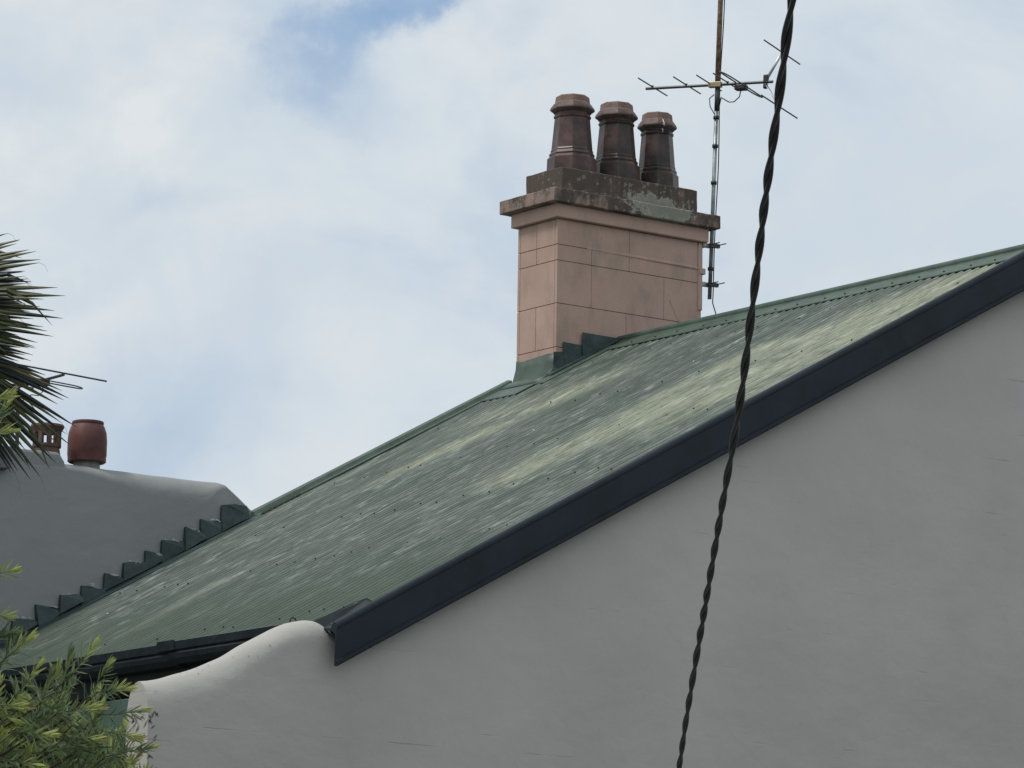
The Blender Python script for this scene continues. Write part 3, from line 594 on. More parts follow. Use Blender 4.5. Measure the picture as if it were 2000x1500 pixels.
# frieze, slab and top block of the cap (edges knocked about a little)
def rough_box(name, x0, x1, y0, y1, z0, z1, m, parent, cut=10, amp=0.004, bev=0.006):
    nx_, ny_, nz_ = max(1, int((x1 - x0) / .06)), max(1, int((y1 - y0) / .06)), max(1, int((z1 - z0) / .05))
    idx = {}; b = MB(); V = []
    def vid(i, j, k):
        if (i, j, k) not in idx:
            p = Vector((x0 + (x1 - x0) * i / nx_, y0 + (y1 - y0) * j / ny_, z0 + (z1 - z0) * k / nz_)); d = Vector((noise.noise(p * 9), noise.noise(p * 9 + Vector((5, 5, 5))), noise.noise(p * 9 + Vector((9, 1, 3)))))
            idx[(i, j, k)] = len(V); V.append(p + d * amp)
        return idx[(i, j, k)]
    Fc = []
    for i in range(nx_):
        for j in range(ny_):
            Fc += [(vid(i, j, 0), vid(i, j + 1, 0), vid(i + 1, j + 1, 0), vid(i + 1, j, 0)), (vid(i, j, nz_), vid(i + 1, j, nz_), vid(i + 1, j + 1, nz_), vid(i, j + 1, nz_))]
        for k in range(nz_):
            Fc += [(vid(i, 0, k), vid(i + 1, 0, k), vid(i + 1, 0, k + 1), vid(i, 0, k + 1)), (vid(i, ny_, k), vid(i, ny_, k + 1), vid(i + 1, ny_, k + 1), vid(i + 1, ny_, k))]
    for j in range(ny_):
        for k in range(nz_):
            Fc += [(vid(0, j, k), vid(0, j, k + 1), vid(0, j + 1, k + 1), vid(0, j + 1, k)), (vid(nx_, j, k), vid(nx_, j + 1, k), vid(nx_, j + 1, k + 1), vid(nx_, j, k + 1))]
    b.add(V, Fc); return b.build(name, m, parent, bevel=bev, auto=40)
rough_box('frieze', 17.649, 19.028, 23.506, 24.05, 8.0, 8.1, M_pink, chim, amp=0.002)
rough_box('cap_slab', 17.588, 19.095, 23.455, 24.11, 8.1005, 8.198, M_cap, chim, amp=0.005)
rough_box('cap_block', 17.735, 18.965, 23.565, 23.99, 8.19, 8.385, M_cap, chim, amp=0.006)
# mortar flaunching round the pots
fl = MB(); fl.lathe([(0.24, 0), (0.19, 0.02), (0.16, 0.03)], 16, (17.985, 23.78, 8.375)); fl.lathe([(0.22, 0), (0.19, 0.02), (0.16, 0.028)], 16, (18.38, 23.78, 8.375)); fl.lathe([(0.2, 0), (0.18, 0.02), (0.15, 0.028)], 16, (18.755, 23.78, 8.376))
for i, v_ in enumerate(fl.v): fl.v[i] = (v_[0], 23.78 + (v_[1] - 23.78) * 0.86, v_[2])
fl.build('flaunching', M_cap, chim, smooth=True)

# --- flashings round the chimney base
def plate(name, pts, m, parent, th=0.004):
    p = MB(); p.add(pts, [tuple(range(len(pts)))]); o = p.build(name, m, parent); md = o.modifiers.new('s', 'SOLIDIFY'); md.thickness = th; md.offset = 0
    return o
fy = CY0 - 0.012
plate('step_flashing', [(17.738, fy, 7.115), (17.906, fy, 7.112), (17.92, fy - .004, 7.035), (17.92, fy - .012, rz(17.92) + .02), (17.75, fy - .012, rz(17.75) + .02)], M_flash, roof)
plate('step_flashing', [(17.904, fy - .006, 7.203), (18.235, fy - .006, 7.200), (18.235, fy - .006, rz(18.235) + .02), (17.904, fy - .012, rz(17.904) + .02)], M_flash, roof)
plate('step_flashing', [(17.66, fy, 7.035), (17.745, fy, 7.045), (17.755, fy - .012, rz(17.75) + .02), (17.60, fy - .01, rz(17.60) + .02), (17.655, fy, 6.92)], M_flash, roof)
ap = MB(); ax = CX0 - 0.005
prof_ = [(ax, 7.03), (ax - 0.004, 6.97), (ax - 0.03, 6.88), (ax - 0.085, rz(ax - 0.085) + 0.03), (ax - 0.16, rz(ax - 0.16) + 0.018)]
W_ = [CY0 - 0.012, CY0 + 0.1, CY0 + 0.25, CY0 + 0.4, CY1 + 0.0]
vs = [(x_ + 0.004 * math.sin(j * 2.1), y_, z_ + (0.010 * math.sin(j * 1.7) if q == 0 else 0)) for q, (x_, z_) in enumerate(prof_) for j, y_ in enumerate(W_)]
ap.add(vs, [(q * 5 + j, q * 5 + j + 1, (q + 1) * 5 + j + 1, (q + 1) * 5 + j) for q in range(4) for j in range(4)])
o = ap.build('apron_flashing', M_green, roof, auto=40); o.modifiers.new('s', 'SOLIDIFY').thickness = 0.004
# strip lying on the sheets in front of the chimney
sp = MB(); verge_strip(sp, [(CY0 - 0.13, 0.004), (CY0 - 0.13, 0.014), (CY0 - 0.01, 0.022), (CY0 - 0.01, 0.004)], 17.50, 18.12); sp.build('apron_flashing', M_green, roof, bevel=0.002)
sp = MB(); verge_strip(sp, [(CY0 - 0.06, 0.020), (CY0 - 0.06, 0.034), (CY0 - 0.006, 0.040), (CY0 - 0.006, 0.02)], 17.60, 18.20); sp.build('apron_flashing', M_flash, roof, bevel=0.002)
sp = MB(); verge_strip(sp, [(CY0 + 0.0, 0.004), (CY0 + 0.0, 0.012), (CY1 + 0.02, 0.014), (CY1 + 0.02, 0.004)], 17.34, 17.62); sp.build('apron_flashing', M_green, roof, bevel=0.002)

# ------------------------------------------------------------ chimney pots
def pot(x, rot, m, zt, sc, label, seed):
    r = empty('chimney_pot', (x, 23.78, 8.375), label, 'chimney pot', 'octagonal chimney pots on the pink chimney')
    c8 = 1 / math.cos(math.pi / 8); H = zt - 8.375
    body = [(.168, 0), (.164, H - .46), (.150, H - .448), (.150, H - .440), (.153, H - .430), (.147, H - .422), (.140, H - .412), (.142, H - .402), (.137, H - .392), (.118, H - .165),
            (.124, H - .160), (.126, H - .150), (.122, H - .143), (.118, H - .135), (.120, H - .128)]
    body = [(a * c8 * sc, b) for a, b in body]
    b = MB(); b.lathe(body, 8, (x, 23.78, 8.375), rot, cap=True); o = b.build('pot_body', m, r, bevel=0.004, seg=2)
    fl_ = [(a * c8 * sc, b) for a, b in [(.1195, H - .1279), (.146, H - .108), (.150, H - .100), (.146, H - .088), (.124, H - .056)]]
    b = MB(); b.lathe(fl_, 8, (x, 23.78, 8.375), rot, cap=False); b.build('pot_flare', M_flare, r, bevel=0.003)
    rim = [(.124, H - .0562), (.117, H - .048), (.112, H - .004), (.106, H), (.088, H), (.086, H - .1)]
    rim = [(a * c8 * sc, b) for a, b in rim]
    b = MB(); b.lathe(rim, 8, (x, 23.78, 8.375), rot, cap=False); b.build('pot_rim', M_rim, r, bevel=0.004)
    vt = MB()
    for k in range(8):   # small vent holes under the flare
        a = rot + math.pi / 8 + k * math.pi / 4; M = Matrix.Translation((x, 23.78, 8.375 + H - .117)) @ Matrix.Rotation(a, 4, 'Z')
        for q in (-.028, .028): vt.box(.118 * sc, .131 * sc, q - .010, q + .010, -.0065, .0065, M=M)
    tag(vt.build('vent_hole', M_screw, r), 'small dark vent holes under the flare', kind='stuff')
    return r
pr = math.radians(22.5 - 53.6 + 13)
rview = math.atan2(-0.79, -0.58)           # a face turned a little left of the viewer
pr = rview + math.radians(1)
P1_ = pot(17.983, pr, M_glaze, 8.966, 1.0, 'leftmost octagonal pot on the pink chimney, purplish brown with a pale pinkish rim', 1)
pot(18.383, pr + 0.03, M_glaze2, 8.974, 0.97, 'middle octagonal chimney pot with an orange tinted rim, standing between two others', 2)
P3_ = pot(18.757, pr - 0.02, M_glaze2, 8.958, 0.90, 'slimmest octagonal chimney pot, nearest the aerial mast, with a white splash under its rim', 3)
wsb = MB(); av = rview + 0.30; H3 = 8.958 - 8.375
def on3(rad, h, da=0.0): return Vector((18.757 + rad * math.cos(av + da), 23.78 + rad * math.sin(av + da), 8.375 + H3 - h))
wsb.tube([on3(.122, .062), on3(.142, .094, .03), on3(.144, .103, .05)], [.003, .0045, .004], 5)
wsb.tube([on3(.139, .100, -.05), on3(.142, .106, .05), on3(.131, .118, .04)], [.002, .004, .002], 5)
wsb.tube([on3(.120, .128, -.02), on3(.117, .142, .02), on3(.116, .160, .01)], [.003, .0045, .0015], 5)
wsb.build('white_splash', mat('white_dropping', (0.7, 0.7, 0.66), 0.8), P3_, smooth=True)
# ------------------------------------------------------------ television aerial on the chimney
ae = empty('television_aerial', (19.08, 23.56, 7.6), 'tall galvanised television aerial mast strapped to the right side of the pink chimney', 'aerial')
mb0 = Vector((19.085, 23.566, 7.60)); mt = Vector((19.055, 23.40, 10.35)); md_ = (mt - mb0)
def mp(z): return mb0 + md_ * ((z - mb0.z) / md_.z)
t = MB(); t.tube([mb0, mp(8.98)], 0.0145, 12); t.build('mast', M_galv, ae, smooth=True)
t = MB(); t.tube([mp(8.98), mp(9.18)], 0.0165, 12); t.build('mast_sleeve', M_boom, ae, smooth=True)
t = MB(); t.tube([mp(9.15), mt], 0.019, 12); t.build('mast', M_rust, ae, smooth=True)
cx = MB(); rr = random.Random(5); pts_ = []
zz = 7.62
while zz < 10.3:
    p = mp(zz) + Vector((0.021 + 0.004 * math.sin(zz * 6), -0.012 + 0.004 * math.sin(zz * 4.3), 0)); pts_.append(p); zz += 0.06
cx.tube([Vector((18.93, 23.25, 7.35)), Vector((18.99, 23.37, 7.44)), Vector((19.06, 23.50, 7.56))] + pts_, 0.0045, 6); cx.build('coaxial_cable', M_coax, ae, smooth=True)
for z in (7.82, 8.45, 8.72, 8.93):
    cl_ = MB(); cl_.tube([mp(z - .012), mp(z + .012)], 0.022, 10); cl_.build('cable_tie', M_plast, ae, smooth=True)
for z in (8.015 - 0.03, 7.70):
    br = MB(); c = mp(z)
    br.box(CX1 + 0.002, CX1 + 0.04, c.y - 0.02, c.y + 0.22, z - 0.016, z + 0.016); o = br.build('bracket', M_galv, ae, bevel=0.003)
    br = MB(); br.box(CX1 + 0.0, c.x + 0.01, c.y - 0.018, c.y - 0.012 + 0.03, z - 0.014, z + 0.014); br.build('bracket', M_galv, ae, bevel=0.002)
    br = MB(); br.box(c.x - 0.04, c.x + 0.045, c.y - 0.045, c.y - 0.02, z - 0.014, z + 0.014); br.tube([(c.x + 0.03, c.y - .02, z + .004), (c.x + 0.03, c.y - 0.13, z + .004)], 0.004, 6); br.tube([(c.x - 0.03, c.y + .02, z + .004), (c.x - 0.03, c.y - 0.13, z + .004)], 0.004, 6)
    br.build('u_bolt', M_boom, ae)
# head of the aerial: boom, directors, folded dipole, corner reflector
AZ = math.radians(36.3)
def hd(azdeg):   # horizontal direction at an angle right of the line of sight
    f0 = Vector((FWD.x, FWD.y, 0)).normalized(); r0 = Vector((f0.y, -f0.x, 0)); a = math.radians(azdeg); return f0 * math.cos(a) + r0 * math.sin(a)
lean = 0.045
bd = hd(-64.5); ed = hd(25.5)
rt = Vector((RIGHT.x, RIGHT.y, 0)).normalized()
bd = (bd - Vector((0, 0, 1)) * bd.dot(rt) * lean); ed = (ed - Vector((0, 0, 1)) * ed.dot(rt) * lean)
upv = bd.cross(ed); upv = upv if upv.z > 0 else -upv
A0 = mp(9.17) + Vector((0, -0.02, 0))
t = MB(); t.tube([A0 + bd * 0.58, A0 + bd * (bs(1500) if False else -0.42)], 0.0115, 8); t.build('boom', M_boom, ae)
def px2(p):
    q = R.transposed() @ (Vector(p) - CAM); return (1000 + 8342.54 * q.x / -q.z, 750 - 8342.54 * q.y / -q.z)
def bs(u):     # boom parameter whose image falls at column u
    lo, hi = -0.9, 0.9
    for _ in range(40):
        m_ = (lo + hi) / 2
        if px2(A0 + bd * m_)[0] > u: lo = m_
        else: hi = m_
    return m_
def element(name, c, half_l, half_r, r, m):
    t = MB(); t.tube([c - ed * half_l, c, c + ed * half_r], r, 6); o = t.build(name, m, ae); return o
for u, hl, hr in ((1274, .255, .27), (1340, .235, .27), (1386, .245, .22), (1421, .27, .20)):
    c = A0 + bd * bs(u) + upv * 0.012
    element('director', c, hr if False else hl, hr, 0.0055, M_boom)
    t = MB(); t.tube([c - upv * 0.02, c + upv * 0.008], 0.011, 6); t.build('element_clip', M_plast, ae)
# folded dipole loop
c = A0 + bd * bs(1448) - upv * 0.01; lp_ = []
for k in range(25):
    a = 2 * math.pi * k / 24; ex = 0.36 if abs(math.cos(a)) > 0.2 else 0.0
    lp_.append(c + ed * (0.36 * (1 if math.cos(a) > 0 else -1) * min(1, abs(math.cos(a)) ** 0.25)) + bd * (0.045 * math.sin(a)) + upv * 0.02 * math.sin(a))
t = MB(); t.tube(lp_, 0.0055, 6, caps=False); t.build('dipole', M_boom, ae, smooth=True)
t = MB(); Mx = Matrix.Translation(c - upv * 0.02) @ Matrix((tuple(bd), tuple(ed), tuple(upv))).transposed().to_4x4(); t.box(-.045, .045, -.03, .03, -.022, .018, M=Mx); t.build('junction_box', M_plast, ae, bevel=0.008)
t = MB(); lw = c - upv * 0.04
t.tube([lw, lw - upv * 0.05 + bd * .01, lw - upv * 0.085 + bd * 0.05, lw - upv * 0.085 + bd * 0.09, lw - upv * 0.05 + bd * 0.15, mp(9.08) + rt * 0.03, mp(9.02) + rt * 0.02], 0.0045, 6); t.build('coaxial_cable', M_coax, ae, smooth=True)
t = MB(); c2 = mp(9.10); t.tube([c2 - rt * 0.02, c2 - rt * 0.055 - Vector((0, 0, .03)), c2 - rt * 0.05 - Vector((0, 0, .09)), c2 - rt * 0.01 - Vector((0, 0, .16))], 0.004, 6); t.build('coaxial_cable', M_coax, ae, smooth=True)
t = MB(); Mx = Matrix.Translation(A0 + bd * 0.03) @ Matrix((tuple(bd), tuple(ed), tuple(upv))).transposed().to_4x4(); t.box(-.05, .05, -.02, .02, -.02, .02, M=Mx); t.build('boom_clamp', M_brass, ae, bevel=0.004)
cr_ = A0 + bd * bs(1496)
t = MB(); Mx = Matrix.Translation(cr_) @ Matrix((tuple(bd), tuple(ed), tuple(upv))).transposed().to_4x4(); t.box(-.02, .02, -.014, .014, -.012, .055, M=Mx); t.box(-.014, .018, -.015, .015, -.05, -.0125, M=Mx); t.build('reflector_hinge', M_plast, ae, bevel=0.008)
upc = cr_ - bd * 0.115 + upv * 0.215; loc_ = cr_ - bd * 0.115 - upv * 0.19
t = MB(); t.tube([cr_ + upv * .03 - bd * .01, upc], 0.011, 8); t.build('reflector_arm', M_alu, ae, smooth=True)
t = MB(); t.tube([cr_ - upv * .03 - bd * .01 - ed * .02, loc_ - ed * .03], 0.003, 6); t.tube([cr_ - upv * .03 - bd * .01 + ed * .02, loc_ + ed * .03], 0.003, 6); t.build('reflector_arm', M_alu, ae, smooth=True)
element('reflector', upc, .345, .345, .006, M_boom); element('reflector', loc_, .345, .345, .006, M_boom)

# ------------------------------------------------------------ neighbour's house
nb = empty('neighbour_house', (13.5, 24.2, 0), 'grey rendered party wall of the neighbouring house, rising at left beyond the green roof', 'house')
wb = MB(); cols = []
top = [(9.0, 5.955), (15.285, 5.935), (15.41, 5.851), (15.52, 5.77), (15.62, 5.70)]
xs = [9.0 + i * 0.2 for i in range(22)] + [13.3 + i * 0.04 for i in range(58)]
for x in xs:
    if x > 15.60: continue
    rh = 0.06 + 0.12 * sstepf(x, 14.0, 14.9) + 0.015 * noise.noise(Vector((x * 3, 8, 0)))
    cols.append((x, interp(top, x) + 0.004 * noise.noise(Vector((x * 6, 2, 0))), max(.03, rh * (1 - .75 * sstepf(x, 15.1, 15.3)))))
round_wall(wb, cols, Y1, Y1 + 0.34, -0.3)
wb.build('party_wall', M_nwall, nb, auto=50)
wb = MB(); wb.prism([(13.05, 5.2), (14.075, 5.2), (14.045, 5.93), (14.0, 5.99), (13.05, 5.975)], Y1 + 0.004, Y1 + 0.33); wb.build('stack_shoulder', M_nwall, nb, bevel=0.02)
wb = MB(); wb.prism([(12.6, 5.79), (13.60, 5.83), (13.625, 5.98), (12.6, 5.97)], Y1 - 0.06, Y1 + 0.3); wb.build('coping_block', mat('dark_weathered_coping', (0.16, 0.165, 0.17), 0.85), nb, bevel=0.01)
wb = MB(); wb.box(9.0, 9.3, Y1 + 0.34, 32, -0.3, 4.2); wb.box(9.0, 22, 31.7, 32, -0.3, 4.2); wb.build('wall', M_nwall, nb)
wb = MB(); wb.add([(9.0, Y1 + 0.35, 4.2), (18.2, Y1 + 0.35, 5.3), (18.2, 32, 5.3), (9.0, 32, 4.2)], [(0, 1, 2, 3)]); o = wb.build('roof', M_green, nb); o.modifiers.new('s', 'SOLIDIFY').thickness = .05

bp_ = empty('chimney_pot', (14.315, 24.22, 5.9), 'squat red terracotta barrel shaped cowl on the grey party wall', 'chimney pot')
b = MB(); b.lathe([(.095, 0), (.088, .045), (.088, .09)], 24, (14.315, 24.22, 5.9)); b.build('pot_neck', M_conc, bp_, auto=40)
b = MB(); b.lathe([(.117, .072), (.128, .080), (.128, .112), (.131, .125), (.131, .225), (.126, .275), (.112, .315), (.102, .330), (.106, .334), (.106, .348), (.100, .352), (.080, .352), (.078, .20)], 32, (14.315, 24.22, 5.9), cap=False); b.build('pot_cowl', M_terra, bp_, auto=40)
cp_ = empty('chimney_pot', (13.995, 24.2, 5.95), 'brown crown topped chimney pot with open slots, half hidden by the palm leaves', 'chimney pot')
b = MB(); c0 = (13.995, 24.2, 5.95)
b.lathe([(.105, 0), (.092, .04), (.084, .085), (.094, .09), (.096, .105), (.088, .112), (.06, .112), (.06, .02)], 24, c0, cap=False); b.build('pot_body', M_terra2, cp_, auto=40)
b = MB(); b.lathe([(.088, .185), (.098, .20), (.112, .225), (.108, .24), (.085, .245), (.075, .2), (.088, .185)], 24, c0, cap=False); b.build('pot_crown', M_terra2, cp_, auto=40)
for k in range(9):
    a = 2 * math.pi * k / 9 + .2; b = MB(); M = Matrix.Translation(c0) @ Matrix.Rotation(a, 4, 'Z'); b.box(.066, .094, -.013, .013, .108, .195, M=M); b.build('slot_bar', M_terra2, cp_)

# far aerial on the neighbour's roof
fa_ = empty('television_aerial', tuple(at(38, 760, 29)), 'small dark television aerial poking out from behind the palm leaves at far left', 'aerial')
e2 = hd(42); b2 = hd(-48); P1 = at(123, 732, 29.0); P0 = P1 + b2 * 0.44 - Vector((0, 0, .035))
def ft(name, pts, r, m=M_boom): t = MB(); t.tube(pts, r, 6); t.build(name, m, fa_)
ft('boom', [P1 - b2 * .01, P0], .010)
ft('director', [P1 - e2 * .42 + Vector((0, 0, .012)), P1 + e2 * .40 + Vector((0, 0, .012))], .006)
q = P1 + b2 * .20 - Vector((0, 0, .02)); lp2 = []
for k in range(21):
    a = 2 * math.pi * k / 20; lp2.append(q + e2 * (.36 * (1 if math.cos(a) > 0 else -1) * abs(math.cos(a)) ** .25) + b2 * (.025 * math.sin(a)) + Vector((0, 0, .014 * math.sin(a))))
ft('dipole', lp2, .005)
ft('reflector', [P0 + b2 * -.03 - e2 * .36, P0 + b2 * -.03 + e2 * .10], .006)
ft('mast', [at(36, 745, 29.2), at(37, 900, 29.2) - Vector((0, 0, 1.3))], .014)
t = MB(); t.box(-.04, .04, -.03, .03, -.035, .01, M=Matrix.Translation(q)); t.build('junction_box', M_plast, fa_, bevel=.006)
ft('coaxial_cable', [at(85, 748, 29), at(83, 765, 29), at(75, 773, 29), at(62, 771, 29), at(50, 775, 29.1), at(40, 790, 29.2)], .004)

# ------------------------------------------------------------ overhead twisted service cable
cbl = empty('overhead_cable', tuple(at(1470, 600, 10.1)), 'black twisted overhead service cable hanging down across the whole view', 'cable')
cpts = [(1610, -420, 7.33), (1577, -200, 7.75), (1546, 0, 8.27), (1520, 200, 8.80), (1493, 400, 9.39), (1469, 600, 10.08), (1443, 800, 10.86), (1408, 1000, 11.78), (1374, 1200, 12.89), (1344, 1380, 14.1), (1326, 1500, 14.98), (1296, 1700, 16.9), (1262, 1900, 19.2)]
path = [at(*c) for c in cpts]
def catmull(P, t):
    i = int(min(max(t, 0), len(P) - 1.0001)); f_ = t - i; p0, p1, p2, p3 = P[max(i - 1, 0)], P[i], P[min(i + 1, len(P) - 1)], P[min(i + 2, len(P) - 1)]
    return 0.5 * ((2 * p1) + (p2 - p0) * f_ + (2 * p0 - 5 * p1 + 4 * p2 - p3) * f_ ** 2 + (3 * p1 - p0 - 3 * p2 + p3) * f_ ** 3)
dense = [catmull(path, k / 60) for k in range((len(path) - 1) * 60 + 1)]
cum = [0]
for a, b in zip(dense, dense[1:]): cum.append(cum[-1] + (b - a).length)
strands = [[], []]; Ltot = cum[-1]; j = 0; sres = 0.012; s_ = 0; rr = random.Random(2)
ph = 0.9
while s_ < Ltot:
    while cum[j + 1] < s_: j += 1
    f_ = (s_ - cum[j]) / (cum[j + 1] - cum[j]); p = dense[j].lerp(dense[j + 1], f_); tt = (dense[j + 1] - dense[j]).normalized()
    a_ = RIGHT - tt * RIGHT.dot(tt); a_.normalize(); b_ = tt.cross(a_)
    for q in (0, 1):
        an = ph + q * math.pi; strands[q].append(p + (a_ * math.cos(an) + b_ * math.sin(an)) * (0.0050 + 0.0004 * math.sin(s_ * 2.3)))
    turn = 0.57 * (1 + 0.16 * math.sin(s_ * 1.9 + 1) + 0.08 * math.sin(s_ * 5.1)); ph += 2 * math.pi * sres / turn; s_ += sres
for q in (0, 1):
    t = MB(); t.tube(strands[q], 0.0058, 10); t.build('strand', M_cable, cbl, smooth=True)

# ------------------------------------------------------------ fan palm at the left edge
palm = empty('palm_tree', tuple(Vector((at(-420, 640, 24.4).x, at(-420, 640, 24.4).y, 0))), 'fan palm with dark drooping pleated leaves entering at the left edge', 'palm tree')
pc = at(-420, 700, 24.4)
t = MB(); t.tube([Vector((pc.x, pc.y, -0.2)), Vector((pc.x + .05, pc.y, 2.5)), pc - Vector((0, 0, .2)), pc + Vector((0, 0, .15))], [.24, .17, .16, .08], 14); t.build('trunk', M_bark, palm, smooth=True)
def fan(hub, axis, nrm, L, seed, spread=100, nseg=56, droop=0.25, base=None, tone=1.0, w=0.030):
    rr = random.Random(seed); axis = axis.normalized(); nrm = (nrm - axis * nrm.dot(axis)).normalized(); side = nrm.cross(axis)
    m_ = MB(); g0 = Vector((0, 0, -1))
    for k in range(nseg):
        u = (k + .5) / nseg * 2 - 1; a = math.radians(u * spread + rr.uniform(-1.2, 1.2))
        d = axis * math.cos(a) + side * math.sin(a); l = L * (1 - 0.25 * u * u) * rr.uniform(.88, 1.08)
        d = (d + nrm * rr.uniform(-.05, .05)).normalized(); e = d.cross(nrm).normalized(); dr = droop * rr.uniform(.6, 1.5)
        tn = rr.random(); col = tuple(tone * c for c in ((0.062, 0.080, 0.030) if tn < .45 else (0.15, 0.145, 0.065) if tn < .75 else (0.02, 0.032, 0.030)))
        n = 8; vs = []
        kink = rr.uniform(.72, .9) if rr.random() < .12 else 2
        p = hub.copy(); dd = d.copy()
        for i in range(n + 1):
            f_ = i / n; ww = w * (0.35 + 0.65 * min(1, f_ * 2.2)) * (1 - max(0, f_ - .45) / .55) ** 0.75 * .5 + .0008
            fold = nrm * (ww * .9)
            vs += [p - e * ww, p + fold * .7, p + e * ww]
            dd = (dd + g0 * dr * (0.15 if f_ < .5 else .42) / n * 2.2 + (g0 * .5 if f_ > kink else Vector())).normalized(); p = p + dd * (l / n)
        fs = []
        for i in range(n):
            a0 = i * 3; fs += [(a0, a0 + 3, a0 + 4, a0 + 1), (a0 + 1, a0 + 4, a0 + 5, a0 + 2)]
        m_.add(vs, fs, 0, col)
        if rr.random() < .12:   # thread-like split tip
            q = vs[-2]; m_.tube([q, q + dd * .03 + g0 * .02, q + dd * .05 + g0 * .06], [.0012, .0009, .0005], 3, tint=(0.12, 0.11, 0.06))
    if base is not None:
        mid = (base + hub) / 2 + Vector((0, 0, .10)); m_.tube([base, mid, hub], [.022, .016, .010], 8, tint=(0.10, 0.11, 0.04))
    return m_.build('fan_leaf', M_palm, palm)
toC = -FWD
fan(at(-335, 575, 24.0), RIGHT * 1 + toC * .12, toC + UP * .15, 1.29, 11, spread=21, nseg=30, droop=.05, base=pc, w=.060)
fan(at(-330, 560, 24.3), RIGHT * 1 + UP * .07, toC + UP * .1, 1.18, 12, spread=17, nseg=24, droop=.10, base=pc, tone=1.15, w=.06)
fan(at(-325, 600, 24.2), RIGHT * 1 - UP * .10, toC + UP * .3, 1.20, 13, spread=15, nseg=22, droop=.08, base=pc, tone=.6, w=.055)
fan(at(-300, 585, 23.9), RIGHT * 1 - UP * .02 + toC * .15, toC + UP * .2, 1.04, 18, spread=24, nseg=26, droop=.10, base=pc, tone=.8, w=.056)
fan(at(-180, 655, 24.1), RIGHT * .88 - UP * .46 + toC * .1, toC + UP * .1, .68, 14, spread=38, nseg=30, droop=.12, base=pc, tone=.9, w=.040)
fan(at(-150, 655, 24.2), RIGHT * .76 - UP * .66, toC, 1.02, 15, spread=26, nseg=24, droop=.10, base=pc, tone=.9, w=.040)
fan(at(-140, 670, 24.4), RIGHT * .58 - UP * .76, toC + UP * .2, .88, 17, spread=26, nseg=24, droop=.12, base=pc, tone=.6, w=.036)
rr = random.Random(77)
for k in range(14):
    a = k * 2.4; d = (RIGHT * -abs(math.cos(a)) - (FWD * math.sin(a) * .9) + Vector((0, 0, rr.uniform(-.5, 1.0)))).normalized()
    fan(pc + d * .75, d + Vector((0, 0, -.25)), Vector((0, 0, 1)) + d * .3 + toC * .2, .8, 30 + k, spread=100, nseg=40, droop=.4, base=pc, tone=rr.uniform(.7, 1.1))

# ------------------------------------------------------------ narrow-leaved tree at lower left
tree = empty('tree', tuple(Vector((at(-260, 900, 19.6).x, at(-260, 900, 19.6).y, 0))), 'narrow leaved tree with yellow green shoot tips filling the lower left corner', 'tree')
tb = Vector(tree.location)
t = MB()
t.tube([tb + Vector((0, 0, -.2)), tb + Vector((.05, .02, 1.5)), tb + Vector((0, 0, 3.0)), tb + Vector((-.05, .05, 4.4)), tb + Vector((-.02, 0, 6.2))], [.12, .10, .08, .05, .015], 10)
t.build('trunk', M_bark, tree, smooth=True)
def twig_mesh(seed, L, tipk, nleaf, curve):
    """one leafy shoot growing along +Z with narrow leaves in a spiral"""
    rr = random.Random(seed); m_ = MB()
    def sp(f_): return Vector((curve * f_ * f_, 0, L * f_))
    m_.tube([sp(i / 5) for i in range(6)], [.0035 - .0025 * i / 5 for i in range(6)], 5, tint=(0.10, 0.13, 0.05))
    for k in range(nleaf):
        f_ = .08 + .92 * (k / (nleaf - 1)) ** .85; p = sp(min(1, f_)); az = k * 2.4 + rr.uniform(-.3, .3)
        open_ = math.radians(62 - 44 * f_ ** 1.5 + rr.uniform(-12, 12)); out = Vector((math.cos(az), math.sin(az), 0))
        d = Vector((0, 0, 1)) * math.cos(open_) + out * math.sin(open_)
        l = (.104 if f_ < .7 else .104 - .036 * (f_ - .7) / .3) * rr.uniform(.75, 1.15); wd = .0066 * rr.uniform(.85, 1.25)
        e = d.cross(out + Vector((0, 0, .3))).normalized(); nr = e.cross(d); bend = -out * .012 + Vector((rr.uniform(-.008, .008), rr.uniform(-.008, .008), 0)) if f_ > .6 else Vector((rr.uniform(-.012, .012), rr.uniform(-.012, .012), -.018 * rr.uniform(-.3, 1.6)))
        y = max(0, min(1, (f_ - (1 - tipk)) / max(tipk, .01) * 1.3)) if tipk > 0 else 0
        y *= rr.uniform(.6, 1.1)
        gg = rr.uniform(.6, 1.6); dk = (0.175 * gg * rr.uniform(.9, 1.1), 0.235 * gg, 0.11 * gg * rr.uniform(.85, 1.2)); yl = (0.60, 0.66, 0.22)
        if tipk > 0 and rr.random() < .06: yl = (0.40, 0.26, 0.12)
        col = tuple(a * (1 - y) + b * y for a, b in zip(dk, yl))
        vs = [p - e * .001, p + e * .001]
        for g_, ww in ((.3, 1.0), (.68, .92)):
            q = p + d * l * g_ + bend * g_ * g_; vs += [q - e * wd * ww, q + nr * wd * .35, q + e * wd * ww]
        vs.append(p + d * l + bend)
        m_.add(vs, [(0, 2, 3, 1), (1, 3, 4), (2, 5, 6, 3), (3, 6, 7, 4), (5, 8, 6), (6, 8, 7)], 0, col)
    me = bpy.data.meshes.new('leafy_twig'); me.from_pydata(m_.v, [], m_.f); me.materials.append(M_leaf)
    ca = me.color_attributes.new('tint', 'FLOAT_COLOR', 'POINT'); ca.data.foreach_set('color', [c for tt_ in m_.tint for c in (*tt_, 1.0)])
    return me
TWB = [twig_mesh(100 + i, .20 + .02 * (i % 3), .6, 25, .03) for i in range(4)]      # bright young shoots
TWD = [twig_mesh(200 + i, .26 + .02 * (i % 3), .0 if i % 2 else .2, 32, .05) for i in range(5)]     # older dark shoots
